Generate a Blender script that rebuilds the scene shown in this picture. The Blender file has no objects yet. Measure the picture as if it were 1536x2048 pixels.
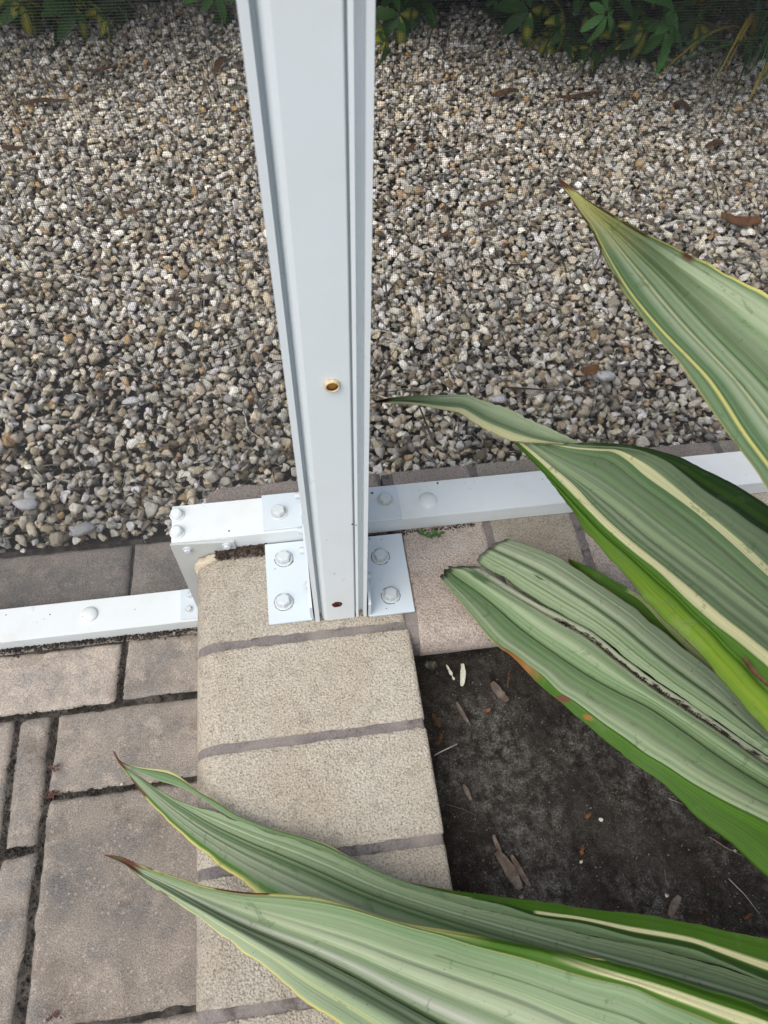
import bpy, bmesh, math, random
import numpy as np
from mathutils import Vector, Matrix, Euler, noise as mnoise
rad = math.radians
random.seed(7); RNG = np.random.default_rng(11)
S = bpy.context.scene
COL = S.collection

# ------------------------------------------------------------------ camera, world, sun, exposure
F, CX, CY, CZ, RX, RY, RZ = 1430.799, -0.09248, -0.39274, 0.73891, 0.57844, -0.02644, -0.13702
cam_d = bpy.data.cameras.new('camera'); cam = bpy.data.objects.new('camera', cam_d); COL.objects.link(cam)
cam.location = (CX, CY, CZ); cam.rotation_mode = 'XYZ'; cam.rotation_euler = (RX, RY, RZ)
cam_d.sensor_fit = 'VERTICAL'; cam_d.sensor_height = 36; cam_d.sensor_width = 27; cam_d.lens = F/2048*36
cam_d.clip_start = .01; cam_d.clip_end = 300
cam_d.dof.use_dof = True; cam_d.dof.focus_distance = .80; cam_d.dof.aperture_fstop = 15
S.camera = cam
SUN_EL, SUN_AZ = rad(60), rad(-126)     # azimuth from +Y towards +X: the sun stands front left, behind thin cloud
w = bpy.data.worlds.new('World'); S.world = w; w.use_nodes = True
wn = w.node_tree.nodes; wl = w.node_tree.links
sky = wn.new('ShaderNodeTexSky'); sky.sky_type = 'NISHITA'; sky.sun_disc = False
sky.sun_elevation = SUN_EL; sky.sun_rotation = SUN_AZ; sky.air_density = 1.0; sky.dust_density = 3.0; sky.ozone_density = 1.0
hs = wn.new('ShaderNodeHueSaturation'); hs.inputs['Saturation'].default_value = .62       # thin even cloud takes colour out of the sky
wl.new(sky.outputs[0], hs.inputs['Color']); wl.new(hs.outputs[0], wn['Background'].inputs[0]); wn['Background'].inputs[1].default_value = .145
sd = bpy.data.lights.new('sun', 'SUN'); sd.energy = 1.2; sd.angle = rad(65); sd.color = (1, .95, .87)
sun = bpy.data.objects.new('sun', sd); COL.objects.link(sun)
sdir = Vector((math.sin(SUN_AZ)*math.cos(SUN_EL), math.cos(SUN_AZ)*math.cos(SUN_EL), math.sin(SUN_EL)))
sun.rotation_euler = sdir.to_track_quat('Z', 'Y').to_euler(); sun.location = (0, 0, 5)
S.view_settings.view_transform = 'Standard'; S.view_settings.look = 'None'
S.view_settings.exposure = .64; S.view_settings.gamma = 1
S.render.engine = 'CYCLES'
S.cycles.max_bounces = 8; S.cycles.transparent_max_bounces = 8

# ------------------------------------------------------------------ helpers
_R = np.array(Euler((RX, RY, RZ), 'XYZ').to_matrix())
def at(px, py, z):                      # a point of the photograph (1536 x 2048) at height z
    d = _R @ np.array([(px-768)/F, -(py-1024)/F, -1.0]); t = (z-CZ)/d[2]
    return np.array([CX, CY, CZ]) + d*t
def aty(px, py, y):
    d = _R @ np.array([(px-768)/F, -(py-1024)/F, -1.0]); t = (y-CY)/d[1]
    return np.array([CX, CY, CZ]) + d*t
def tag(o, label=None, cat=None, group=None, kind=None):
    if label: o['label'] = label
    if cat: o['category'] = cat
    if group: o['group'] = group
    if kind: o['kind'] = kind
    return o
def empty(name, loc, label, cat, group=None):
    o = bpy.data.objects.new(name, None); COL.objects.link(o); o.location = loc; o.empty_display_size = .05
    return tag(o, label, cat, group)
WL = {}
def wloc(o):
    v = Vector(o.location); p = o.parent
    while p: v += Vector(p.location); p = p.parent
    return v
def link(name, me, parent=None, center=True):
    """mesh given in world coordinates; its origin goes to its own centre"""
    o = bpy.data.objects.new(name, me); COL.objects.link(o)
    c = Vector((0, 0, 0))
    if center and len(me.vertices):
        n = len(me.vertices); a = np.empty(n*3, np.float32); me.vertices.foreach_get('co', a); a = a.reshape(-1, 3)
        c = Vector(((a.min(0)+a.max(0))/2).tolist()); a -= np.array(c, np.float32); me.vertices.foreach_set('co', a.ravel()); me.update()
    o.location = c
    if parent: o.parent = parent; o.location = c - wloc(parent)
    return o
def mesh_np(name, V, Fc, mat, smooth=True, col=None, uv=None):
    me = bpy.data.meshes.new(name); V = np.asarray(V, np.float32); Fc = np.asarray(Fc, np.int32)
    k = Fc.shape[1]; me.vertices.add(len(V)); me.vertices.foreach_set('co', V.ravel())
    me.loops.add(Fc.size); me.loops.foreach_set('vertex_index', Fc.ravel())
    me.polygons.add(len(Fc)); me.polygons.foreach_set('loop_start', np.arange(0, Fc.size, k, dtype=np.int32))
    me.polygons.foreach_set('loop_total', np.full(len(Fc), k, np.int32))
    me.update(calc_edges=True)
    me.polygons.foreach_set('use_smooth', np.full(len(Fc), smooth))
    if col is not None:
        a = me.color_attributes.new('Col', 'FLOAT_COLOR', 'POINT')
        c = np.ones((len(V), 4), np.float32); c[:, :3] = col; a.data.foreach_set('color', c.ravel())
    if uv is not None:
        a = me.attributes.new('luv', 'FLOAT_VECTOR', 'POINT')
        c = np.zeros((len(V), 3), np.float32); c[:, :2] = uv; a.data.foreach_set('vector', c.ravel())
    me.materials.append(mat); me.validate(); return me
def from_bm(name, bm, mat, parent=None, smooth=False, bevel=0):
    if bevel:
        bmesh.ops.bevel(bm, geom=[e for e in bm.edges if len(e.link_faces) == 2 and e.calc_face_angle(0) > .6], offset=bevel, segments=2, affect='EDGES', profile=.6)
    bmesh.ops.recalc_face_normals(bm, faces=bm.faces)
    me = bpy.data.meshes.new(name); bm.to_mesh(me); bm.free(); me.materials.append(mat)
    for p in me.polygons: p.use_smooth = smooth
    return link(name, me, parent)
def bm_box(bm, x0, x1, y0, y1, z0, z1):
    r = bmesh.ops.create_cube(bm, size=1)
    for v in r['verts']:
        v.co = Vector((x0+(v.co.x+.5)*(x1-x0), y0+(v.co.y+.5)*(y1-y0), z0+(v.co.z+.5)*(z1-z0)))
    return r['verts']
def bm_prism(bm, pts, axis, a0, a1):
    """polygon pts in the two other axes, extruded along axis from a0 to a1"""
    def P(p, a):
        return {'x': (a, p[0], p[1]), 'y': (p[0], a, p[1]), 'z': (p[0], p[1], a)}[axis]
    A = [bm.verts.new(P(p, a0)) for p in pts]; B = [bm.verts.new(P(p, a1)) for p in pts]
    n = len(pts); bm.faces.new(A); bm.faces.new(B[::-1])
    for i in range(n): bm.faces.new((A[i], B[i], B[(i+1) % n], A[(i+1) % n]))
def bm_lathe(bm, prof, n=20, M=Matrix(), jit=0, hexto=None):
    rings = []
    for r, z in prof:
        if r < 1e-6: rings.append([bm.verts.new(M @ Vector((0, 0, z)))])
        else: rings.append([bm.verts.new(M @ Vector((r*math.cos(i*2*math.pi/n), r*math.sin(i*2*math.pi/n), z))) for i in range(n)])
    for a, b in zip(rings[:-1], rings[1:]):
        for i in range(n):
            j = (i+1) % n
            if len(a) == 1 and len(b) == 1: continue
            if len(a) == 1: bm.faces.new((a[0], b[i], b[j]))
            elif len(b) == 1: bm.faces.new((a[i], a[j], b[0]))
            else: bm.faces.new((a[i], a[j], b[j], b[i]))
def bm_tube(bm, pts, r0, r1=None, n=6):
    r1 = r0 if r1 is None else r1; pts = [Vector(p) for p in pts]; rings = []
    for i, p in enumerate(pts):
        t = (pts[min(i+1, len(pts)-1)]-pts[max(i-1, 0)]).normalized()
        a = t.cross(Vector((0, 0, 1)));  a = Vector((1, 0, 0)) if a.length < .05 else a.normalized()
        b = t.cross(a); r = r0+(r1-r0)*i/max(1, len(pts)-1)
        rings.append([bm.verts.new(p+(a*math.cos(k*2*math.pi/n)+b*math.sin(k*2*math.pi/n))*r) for k in range(n)])
    for A, B in zip(rings[:-1], rings[1:]):
        for k in range(n): bm.faces.new((A[k], A[(k+1) % n], B[(k+1) % n], B[k]))
    bm.faces.new(rings[0]); bm.faces.new(rings[-1][::-1])

# value noise in numpy
def vnoise(x, seed=0):
    r = np.random.default_rng(seed).random(4096); i = np.floor(x).astype(int); f = x-i; f = f*f*(3-2*f)
    return r[i % 4096]*(1-f)+r[(i+1) % 4096]*f
def vnoise2(x, y, seed=0):
    r = np.random.default_rng(seed).random((256, 256)); i = np.floor(x).astype(int); j = np.floor(y).astype(int)
    f = x-i; g = y-j; f = f*f*(3-2*f); g = g*g*(3-2*g)
    a = r[i % 256, j % 256]; b = r[(i+1) % 256, j % 256]; c = r[i % 256, (j+1) % 256]; d = r[(i+1) % 256, (j+1) % 256]
    return (a*(1-f)+b*f)*(1-g)+(c*(1-f)+d*f)*g
def fbm2(x, y, seed=0, o=4):
    s = 0; a = .5; t = 0
    for k in range(o): s = s+a*vnoise2(x*2**k, y*2**k, seed+k); t += a; a *= .5
    return s/t

# ------------------------------------------------------------------ materials
class NT:
    def __init__(s, name):
        s.m = bpy.data.materials.new(name); s.m.use_nodes = True; s.t = s.m.node_tree; s.n = s.t.nodes; s.b = s.n['Principled BSDF']
        s.out = s.n['Material Output']
    def add(s, typ, **k):
        n = s.n.new(typ)
        for a, v in k.items():
            if a.startswith('_'): setattr(n, a[1:], v)
        return n
    def L(s, a, b): s.t.links.new(a, b)
    def pos(s):
        if not hasattr(s, 'p'): s.p = s.n.new('ShaderNodeNewGeometry').outputs['Position']
        return s.p
    def noise(s, scale, detail=4, rough=.55, vec=None, off=0, dist=0):
        n = s.n.new('ShaderNodeTexNoise'); n.inputs['Scale'].default_value = scale; n.inputs['Detail'].default_value = detail
        n.inputs['Roughness'].default_value = rough; n.inputs['Distortion'].default_value = dist
        v = vec or s.pos()
        if off:
            a = s.n.new('ShaderNodeVectorMath'); a.operation = 'ADD'; a.inputs[1].default_value = (off, off*1.7, off*.3); s.L(v, a.inputs[0]); v = a.outputs[0]
        s.L(v, n.inputs['Vector']); return n.outputs['Fac']
    def vor(s, scale, feat='F1', out='Distance', rnd=1, vec=None):
        n = s.n.new('ShaderNodeTexVoronoi'); n.feature = feat; n.inputs['Scale'].default_value = scale; n.inputs['Randomness'].default_value = rnd
        s.L(vec or s.pos(), n.inputs['Vector']); return n.outputs[out]
    def ramp(s, fac, stops, interp='LINEAR'):
        n = s.n.new('ShaderNodeValToRGB'); n.color_ramp.interpolation = interp; e = n.color_ramp.elements
        while len(e) < len(stops): e.new(.5)
        for i, (p, c) in enumerate(stops):
            e[i].position = p; e[i].color = (c, c, c, 1) if isinstance(c, (int, float)) else (*c, 1)
        s.L(fac, n.inputs[0]); return n.outputs[0]
    def mix(s, fac, a, b, blend='MIX'):
        n = s.n.new('ShaderNodeMix'); n.data_type = 'RGBA'; n.blend_type = blend; n.clamp_factor = True
        for val, ii in ((fac, 0), (a, 6), (b, 7)):
            inp = n.inputs[ii]
            if isinstance(val, (int, float)): inp.default_value = val if ii == 0 else (val, val, val, 1)
            elif isinstance(val, tuple): inp.default_value = (*val, 1)
            else: s.L(val, inp)
        return n.outputs[2]
    def math(s, op, a, b=0, c=None):
        n = s.n.new('ShaderNodeMath'); n.operation = op
        for i, v in enumerate((a, b) if c is None else (a, b, c)):
            if isinstance(v, (int, float)): n.inputs[i].default_value = v
            else: s.L(v, n.inputs[i])
        return n.outputs[0]
    def attr(s, name, out='Color'):
        n = s.n.new('ShaderNodeAttribute'); n.attribute_name = name; return n.outputs[out]
    def bump(s, h, strength, dist, prev=None):
        n = s.n.new('ShaderNodeBump'); n.inputs['Strength'].default_value = strength; n.inputs['Distance'].default_value = dist
        s.L(h, n.inputs['Height'])
        if prev is not None: s.L(prev, n.inputs['Normal'])
        return n.outputs[0]
    def fin(s, col, rough=.6, nrm=None, spec=.5, metal=0):
        if isinstance(col, tuple): s.b.inputs['Base Color'].default_value = (*col, 1)
        else: s.L(col, s.b.inputs['Base Color'])
        if isinstance(rough, (int, float)): s.b.inputs['Roughness'].default_value = rough
        else: s.L(rough, s.b.inputs['Roughness'])
        s.b.inputs['Specular IOR Level'].default_value = spec; s.b.inputs['Metallic'].default_value = metal
        if nrm is not None: s.L(nrm, s.b.inputs['Normal'])
        return s.m

def m_brick(name, base, warm, dark):
    k = NT(name); rnd = k.n.new('ShaderNodeObjectInfo').outputs['Random']
    big = k.noise(9, 5, .6); mid = k.noise(60, 4, .6, off=3); fine = k.noise(520, 3, .75); g = k.vor(420)
    g2 = k.vor(230)
    c = k.mix(k.ramp(big, [(.38, 0), (.66, 1)]), base, warm)
    c = k.mix(k.math('MULTIPLY', k.ramp(mid, [(.52, 0), (.75, 1)]), .35), c, dark)
    c = k.mix(.95, c, k.ramp(fine, [(.28, .30), (.46, .92), (.72, 1.32)]), 'MULTIPLY')
    wv_ = k.noise(340, 3, .7, off=33); c = k.mix(.55, c, k.ramp(wv_, [(.34, .35), (.47, 1), (.7, 1.15)]), 'MULTIPLY')
    pits = k.ramp(g2, [(.0, 1), (.20, 0)])
    pm = k.math('MULTIPLY', pits, k.ramp(k.noise(170, 2, .5, off=9), [(.46, 0), (.56, 1)]))
    c = k.mix(k.math('MULTIPLY', pm, .85), c, dark)
    hi = k.math('MULTIPLY', k.ramp(k.vor(300, out='Distance'), [(0, 1), (.12, 0)]), k.ramp(k.noise(120, 1, .5, off=19), [(.58, 0), (.66, 1)]))
    c = k.mix(k.math('MULTIPLY', hi, .5), c, tuple(min(.8, x*1.7) for x in base))
    c = k.mix(1, c, k.ramp(rnd, [(0, .88), (1, 1.1)]), 'MULTIPLY'); c = k.mix(k.ramp(k.noise(7, 5, .65, off=41), [(.56, 0), (.72, .45)]), c, (.27, .235, .20)); c = k.mix(k.ramp(k.noise(16, 5, .65, off=51), [(.60, 0), (.74, .5)]), c, (.52, .50, .46))
    h = k.math('SUBTRACT', k.math('ADD', k.math('MULTIPLY', g, .7), fine), k.math('MULTIPLY', pm, .8))
    n = k.bump(h, .95, .0018); n = k.bump(k.noise(90, 4), .4, .002, n)
    return k.fin(c, .93, n, .25)
M = {}
M['brick'] = m_brick('coping_brick', (.50, .455, .375), (.42, .36, .28), (.10, .085, .07))
M['brick_pink'] = m_brick('coping_brick_pinkish', (.50, .43, .375), (.42, .345, .29), (.14, .10, .09))

def m_paver(nm='tumbled_paver', mul=1.0):
    k = NT(nm); rnd = k.n.new('ShaderNodeObjectInfo').outputs['Random']
    v = k.n.new('ShaderNodeVectorMath'); v.operation = 'ADD'; cb = k.n.new('ShaderNodeCombineXYZ'); k.L(k.math('MULTIPLY', rnd, 7), cb.inputs[0]); k.L(k.math('MULTIPLY', rnd, 3), cb.inputs[2])
    k.L(k.pos(), v.inputs[0]); k.L(cb.outputs[0], v.inputs[1]); V = v.outputs[0]
    big = k.noise(13, 5, .62, V); b2 = k.noise(21, 6, .68, V, off=5); fine = k.noise(600, 3, .8); g = k.vor(480)
    c = k.ramp(big, [(.3, (.185, .175, .17)), (.45, (.285, .255, .225)), (.6, (.36, .315, .275)), (.72, (.25, .22, .19))])
    c = k.mix(k.ramp(b2, [(.54, 0), (.66, .6)]), c, (.175, .18, .185))
    c = k.mix(k.ramp(k.noise(34, 5, .7, V, off=11), [(.54, 0), (.62, .5)]), c, (.46, .40, .34))
    c = k.mix(k.ramp(k.noise(17, 4, .6, V, off=21), [(.55, 0), (.75, .6)]), c, (.15, .115, .085))
    c = k.mix(1, c, k.ramp(fine, [(.25, .28), (.5, .95), (.72, 1.5)]), 'MULTIPLY'); c = k.mix(1, c, (mul, mul*.99, mul*.96), 'MULTIPLY')
    sp = k.math('MULTIPLY', k.ramp(k.vor(200), [(.0, 1), (.22, 1), (.32, 0)]), k.ramp(k.noise(80, 2, .5, off=31), [(.53, 0), (.60, 1)]))
    c = k.mix(k.math('MULTIPLY', sp, .38), c, (.52, .44, .37))
    sp2 = k.math('MULTIPLY', k.ramp(k.vor(330), [(.0, 1), (.2, 0)]), k.ramp(k.noise(140, 2, .5, off=41), [(.57, 0), (.62, 1)]))
    c = k.mix(k.math('MULTIPLY', sp2, .8), c, (.04, .035, .03))
    c = k.mix(1, c, k.ramp(rnd, [(0, .86), (1, 1.12)]), 'MULTIPLY')
    n = k.bump(k.math('ADD', fine, k.math('MULTIPLY', g, .5)), .6, .0011); n = k.bump(k.noise(70, 4), .5, .003, n)
    return k.fin(c, .92, n, .25)
M['paver'] = m_paver('light_tumbled_paver', 1.14); M['paver_dark'] = m_paver('dark_tumbled_paver', .74); M['paver_mid'] = m_paver('mid_tumbled_paver', 1.0)
def m_simple(name, c1, c2, scale, fine=500, rough=.95, bs=.6, bd=.002, lo=.4, hi=.62, fmul=(.5, 1.3)):
    k = NT(name); c = k.mix(k.ramp(k.noise(scale, 6, .65), [(lo, 0), (hi, 1)]), c1, c2); f = k.noise(fine, 4, .75)
    c = k.mix(.85, c, k.ramp(f, [(.3, fmul[0]), (.7, fmul[1])]), 'MULTIPLY')
    return k.fin(c, rough, k.bump(f, bs, bd), .2)
def m_mortar():
    k = NT('mortar'); f = k.noise(450, 4, .75)
    c = k.mix(k.ramp(k.noise(25, 5, .65), [(.35, 0), (.7, 1)]), (.165, .147, .143), (.25, .22, .205))
    c = k.mix(.9, c, k.ramp(f, [(.3, .55), (.7, 1.3)]), 'MULTIPLY'); c = k.mix(k.math('MULTIPLY', k.ramp(k.noise(48, 5, .7, off=14), [(.55, 0), (.66, 1)]), .75), c, (.05, .04, .038)); c = k.mix(k.ramp(k.noise(13, 3, .6, off=24), [(.5, 0), (.68, .55)]), c, (.30, .265, .235))
    w_ = k.math('MULTIPLY', k.ramp(k.vor(130), [(0, 1), (.12, 0)]), k.ramp(k.noise(60, 1, .5, off=4), [(.56, 0), (.6, 1)]))
    c = k.mix(k.math('MULTIPLY', w_, .8), c, (.5, .47, .45))
    return k.fin(c, .9, k.bump(f, .5, .0012), .25)
M['mortar'] = m_mortar()
M['joint'] = m_simple('joint_sand', (.03, .027, .024), (.12, .105, .088), 60, 420, lo=.42, hi=.7)
M['grime'] = m_simple('black_grime', (.03, .022, .018), (.12, .09, .065), 150, 500)
M['grime_pale'] = m_simple('grey_dirt', (.13, .12, .105), (.32, .31, .28), 300, 600)
M['ground'] = m_simple('dark_earth', (.012, .010, .008), (.035, .028, .022), 20, 200)
def m_soil():
    k = NT('bed_soil')
    big = k.noise(14, 5, .6); mid = k.noise(75, 6, .75, off=2); f = k.noise(420, 4, .8); f2 = k.noise(900, 2, .7, off=8)
    c = k.mix(k.ramp(big, [(.4, 0), (.65, 1)]), (.040, .034, .029), (.072, .062, .053))
    pale = k.math('MULTIPLY', k.ramp(k.noise(9, 4, .6, off=15), [(.42, .15), (.6, 1)]), k.ramp(mid, [(.42, 0), (.62, 1)]))
    c = k.mix(k.math('MULTIPLY', pale, k.ramp(f, [(.4, .15), (.58, 1)])), c, (.31, .30, .27))
    c = k.mix(k.ramp(k.noise(40, 4, .6, off=25), [(.6, 0), (.72, .5)]), c, (.06, .035, .02))
    c = k.mix(.9, c, k.ramp(f2, [(.3, .35), (.7, 1.55)]), 'MULTIPLY')
    n = k.bump(f, 1, .0035); n = k.bump(mid, .9, .007, n)
    return k.fin(c, .97, n, .15)
M['soil'] = m_soil()
def m_paint(name, base, rough=.38, dirt=1.0):
    k = NT(name)
    st = k.ramp(k.noise(22, 5, .6), [(.5, 0), (.8, .35*dirt)])
    c = k.mix(st, base, (.60, .575, .50))
    sp = k.math('MULTIPLY', k.ramp(k.vor(170), [(0, 1), (.10, 1), (.14, 0)]), k.ramp(k.noise(35, 3, .6, off=6), [(.60, 0), (.66, 1)]))
    c = k.mix(k.math('MULTIPLY', sp, .55*dirt), c, (.22, .2, .17))
    n = k.bump(k.noise(260, 2, .5), .06, .0006); n = k.bump(k.noise(25, 2, .5), .05, .002, n)
    return k.fin(c, k.ramp(k.noise(45, 4), [(.3, rough-.06), (.7, rough+.12)]), n, .45)
M['paint'] = m_paint('white_painted_aluminium', (.70, .745, .745), .38, 1.2)
M['paint_post'] = m_paint('white_painted_post', (.75, .80, .815), .33, .45)
M['paint_plate'] = m_paint('pale_blue_white_plate_paint', (.585, .655, .70), .34, .9)
M['paint_bolt'] = m_paint('galvanised_painted_bolt', (.56, .60, .61), .30, 1.0)
M['paint_dim'] = m_paint('weathered_white_paint', (.50, .52, .495), .45, 1.4)
def m_rust(name, a, b, rough):
    k = NT(name); f = k.noise(600, 4, .7)
    return k.fin(k.mix(k.ramp(f, [(.35, 0), (.65, 1)]), a, b), rough, k.bump(f, .8, .001), .3)
M['rust'] = m_rust('red_rust', (.16, .03, .012), (.045, .012, .008), .85)
M['rust_gold'] = m_rust('golden_rust', (.52, .27, .05), (.30, .12, .02), .45)
M['cream_ring'] = m_rust('cream_plastic_ring', (.72, .60, .38), (.62, .45, .25), .4)
M['dark_hole'] = m_rust('dark_brown_hole', (.05, .012, .008), (.03, .008, .006), .8)
M['wire'] = NT('charcoal_screen_wire').fin((.045, .044, .044), .55, None, .4)
M['sealant'] = m_simple('cream_sealant', (.62, .55, .43), (.50, .42, .31), 120, 300, bs=.5, fmul=(.8, 1.15))
def m_stone(own=False):
    k = NT('gravel_stone'); at_ = k.n.new('ShaderNodeAttribute'); at_.attribute_name = 'stone_col'; at_.attribute_type = 'INSTANCER'; c = at_.outputs['Vector'] if not own else k.attr('Col'); f = k.noise(260, 5, .7); b = k.noise(90, 3, .6, off=3)
    c = k.mix(.75, c, k.ramp(f, [(.28, .55), (.55, 1.05), (.75, 1.3)]), 'MULTIPLY')
    c = k.mix(k.ramp(b, [(.55, 0), (.72, .45)]), c, (.20, .15, .09))
    return k.fin(c, .9, k.bump(f, .8, .0018), .25)
M['stone'] = m_stone(); M['stone_single'] = m_stone(True)
def m_leaf(name, rough=.58, trans=.18, nscale=1.0, spec=.3):
    k = NT(name); c = k.attr('Col'); uv = k.attr('luv', 'Vector')
    mp = k.n.new('ShaderNodeMapping'); mp.inputs['Scale'].default_value = (150*nscale, 3.0*nscale, 1); k.L(uv, mp.inputs['Vector'])
    s = k.noise(1, 3, .6, mp.outputs[0])
    c = k.mix(.5, c, k.ramp(s, [(.25, .68), (.75, 1.28)]), 'MULTIPLY')
    sp = k.math('MULTIPLY', k.ramp(k.vor(140), [(0, 1), (.07, 1), (.10, 0)]), k.ramp(k.noise(50, 2, .5, off=2), [(.62, 0), (.68, 1)]))
    c = k.mix(k.math('MULTIPLY', sp, .65), c, (.05, .07, .03))
    sp3 = k.math('MULTIPLY', k.ramp(k.vor(260), [(0, 1), (.09, 1), (.13, 0)]), k.ramp(k.noise(33, 3, .6, off=12), [(.54, 0), (.62, 1)])); c = k.mix(k.math('MULTIPLY', sp3, .6), c, (.04, .05, .025))
    sc_ = k.ramp(k.noise(38, 6, .75, off=17, dist=1.5), [(.60, 0), (.64, .55), (.70, 0)]); c = k.mix(sc_, c, (.07, .13, .05))
    mp2 = k.n.new('ShaderNodeMapping'); mp2.inputs['Scale'].default_value = (420*nscale, 5*nscale, 1); k.L(uv, mp2.inputs['Vector']); s2 = k.noise(1, 2, .6, mp2.outputs[0])
    c = k.mix(.55, c, k.ramp(s2, [(.3, .60), (.5, 1), (.72, 1.30)]), 'MULTIPLY')
    c = k.mix(k.ramp(k.noise(26, 5, .65, off=7), [(.56, 0), (.8, .35)]), c, (.30, .31, .20))
    n = k.bump(k.math('ADD', s, s2), .35, .0010)
    k.fin(c, k.ramp(k.noise(30, 3), [(.3, rough-.06), (.7, rough+.1)]), n, spec)
    tr = k.n.new('ShaderNodeBsdfTranslucent'); k.L(k.mix(1, c, (.75, 1.0, .35), 'MULTIPLY'), tr.inputs[0])
    mx = k.n.new('ShaderNodeMixShader'); mx.inputs[0].default_value = trans
    k.L(k.b.outputs[0], mx.inputs[1]); k.L(tr.outputs[0], mx.inputs[2]); k.L(mx.outputs[0], k.out.inputs[0])
    return k.m
M['leaf'] = m_leaf('variegated_leaf')
M['foliage'] = m_leaf('shrub_leaf', .35, .15)
M['bark'] = m_simple('dry_bark', (.12, .09, .07), (.22, .175, .145), 90, 500, fmul=(.6, 1.2))
M['brown_leaf'] = m_simple('dry_brown_leaf', (.07, .038, .022), (.14, .08, .042), 60, 400, fmul=(.6, 1.2))
M['orange_leaf'] = m_simple('orange_brown_leaf', (.20, .095, .04), (.12, .055, .025), 60, 400, fmul=(.7, 1.2))
M['pale_peel'] = m_simple('pale_peel', (.66, .66, .55), (.55, .55, .43), 120, 400, fmul=(.8, 1.1))
M['crumb_grey'] = m_simple('pale_grey_grit', (.14, .13, .115), (.30, .29, .26), 200, 500)
M['bark_dark'] = m_simple('dark_litter', (.05, .035, .025), (.13, .09, .06), 200, 500)
M['twig'] = m_simple('pale_twig', (.34, .28, .20), (.22, .17, .12), 120, 400, fmul=(.7, 1.2))
M['greywhite'] = m_simple('bleached_twig', (.62, .61, .57), (.5, .48, .44), 120, 400, fmul=(.8, 1.1))
M['weed'] = NT('weed_green').fin((.06, .13, .025), .5, None, .4)
M['weed_red'] = NT('weed_reddish').fin((.10, .045, .035), .6, None, .3)
M['lichen'] = m_simple('grey_green_crumb', (.16, .18, .12), (.08, .09, .06), 200, 500)

ZG = -.207        # patio / lower ground
# ------------------------------------------------------------------ setting: ground, soil, patio, gravel
bm = bmesh.new(); bm_box(bm, -40, 40, -40, 40, -.40, -.2215)
tag(from_bm('ground', bm, M['ground']), 'dark bare earth around the enclosure', kind='structure')

# bed soil: fine relief sheet
def grid(x0, x1, y0, y1, nx, ny, zf):
    X, Y = np.meshgrid(np.linspace(x0, x1, nx), np.linspace(y0, y1, ny)); Z = zf(X, Y)
    V = np.stack([X, Y, Z], -1).reshape(-1, 3); I = np.arange(nx*ny).reshape(ny, nx)
    Fc = np.stack([I[:-1, :-1], I[:-1, 1:], I[1:, 1:], I[1:, :-1]], -1).reshape(-1, 4); return V, Fc
def soilz(X, Y): return -.064+.012*(fbm2(X*14+50, Y*14+50, 3, 4)-.5)+.009*(fbm2(X*110+90, Y*90+90, 9, 3)-.5)
V, Fc = grid(-.02, .62, -.72, -.062, 270, 270, soilz)
tag(link('soil', mesh_np('soil', V, Fc, M['soil'])), 'dark crusted soil of the planting bed', kind='structure')
bm = bmesh.new(); bm_box(bm, -.018, 3.2, -3, -.062, -.2213, -.085)
tag(from_bm('soil_bank', bm, M['ground']), kind='structure')

patio = empty('patio', (-.6, -.3, ZG), None, None); patio['kind'] = 'structure'
bm = bmesh.new(); bm_box(bm, -2.4, -.18, -2.4, .215, -.2212, -.2112)
from_bm('joint_sand', bm, M['joint'], patio)
def rough_slab(name, x0, x1, y0, y1, ztop, h, mat, parent, seed, skew=0, jit=.0030, bev=.0042, step=.0045):
    """tumbled paver: top grid whose rim is ragged and rounded down, skirt to the bottom"""
    nx = max(4, int((x1-x0)/step)); ny = max(4, int((y1-y0)/step))
    u = np.linspace(0, 1, nx); v = np.linspace(0, 1, ny); U, Vv = np.meshgrid(u, v)
    X = x0+U*(x1-x0)+skew*(Vv-.5); Y = y0+Vv*(y1-y0)
    d = np.minimum(np.minimum(U*(x1-x0), (1-U)*(x1-x0)), np.minimum(Vv*(y1-y0), (1-Vv)*(y1-y0)))
    nz = fbm2(X*60+seed*3.1+200, Y*60+200, seed, 3)-.5; n2 = fbm2(X*60+seed+300, Y*60+333, seed+5, 3)-.5; n3 = fbm2(X*25+400, Y*25+seed+400, seed+9, 3)
    k = np.clip(1-d/.012, 0, 1)
    bb = bev*(.5+1.0*n3)
    Z = ztop-bb*np.clip(1-d/(bb*1.1+1e-5), 0, 1)**2+.0012*nz-.0022*k*np.abs(n2)*2
    X = X+jit*2*nz*k; Y = Y+jit*2*n2*k
    V = np.stack([X, Y, Z], -1).reshape(-1, 3); I = np.arange(nx*ny).reshape(ny, nx)
    Fc = np.stack([I[:-1, :-1], I[:-1, 1:], I[1:, 1:], I[1:, :-1]], -1).reshape(-1, 4)
    rim = np.concatenate([I[0, :], I[1:, -1], I[-1, -2::-1], I[-2:0:-1, 0]]); low = V[rim].copy(); low[:, 2] = ztop-h
    b0 = len(V); V = np.concatenate([V, low]); n = len(rim); i = np.arange(n); j = (i+1) % n
    Fc = np.concatenate([Fc, np.stack([rim[i], b0+i, b0+j, rim[j]], -1)])
    return link(name, mesh_np(name, V, Fc, mat), parent)
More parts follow.
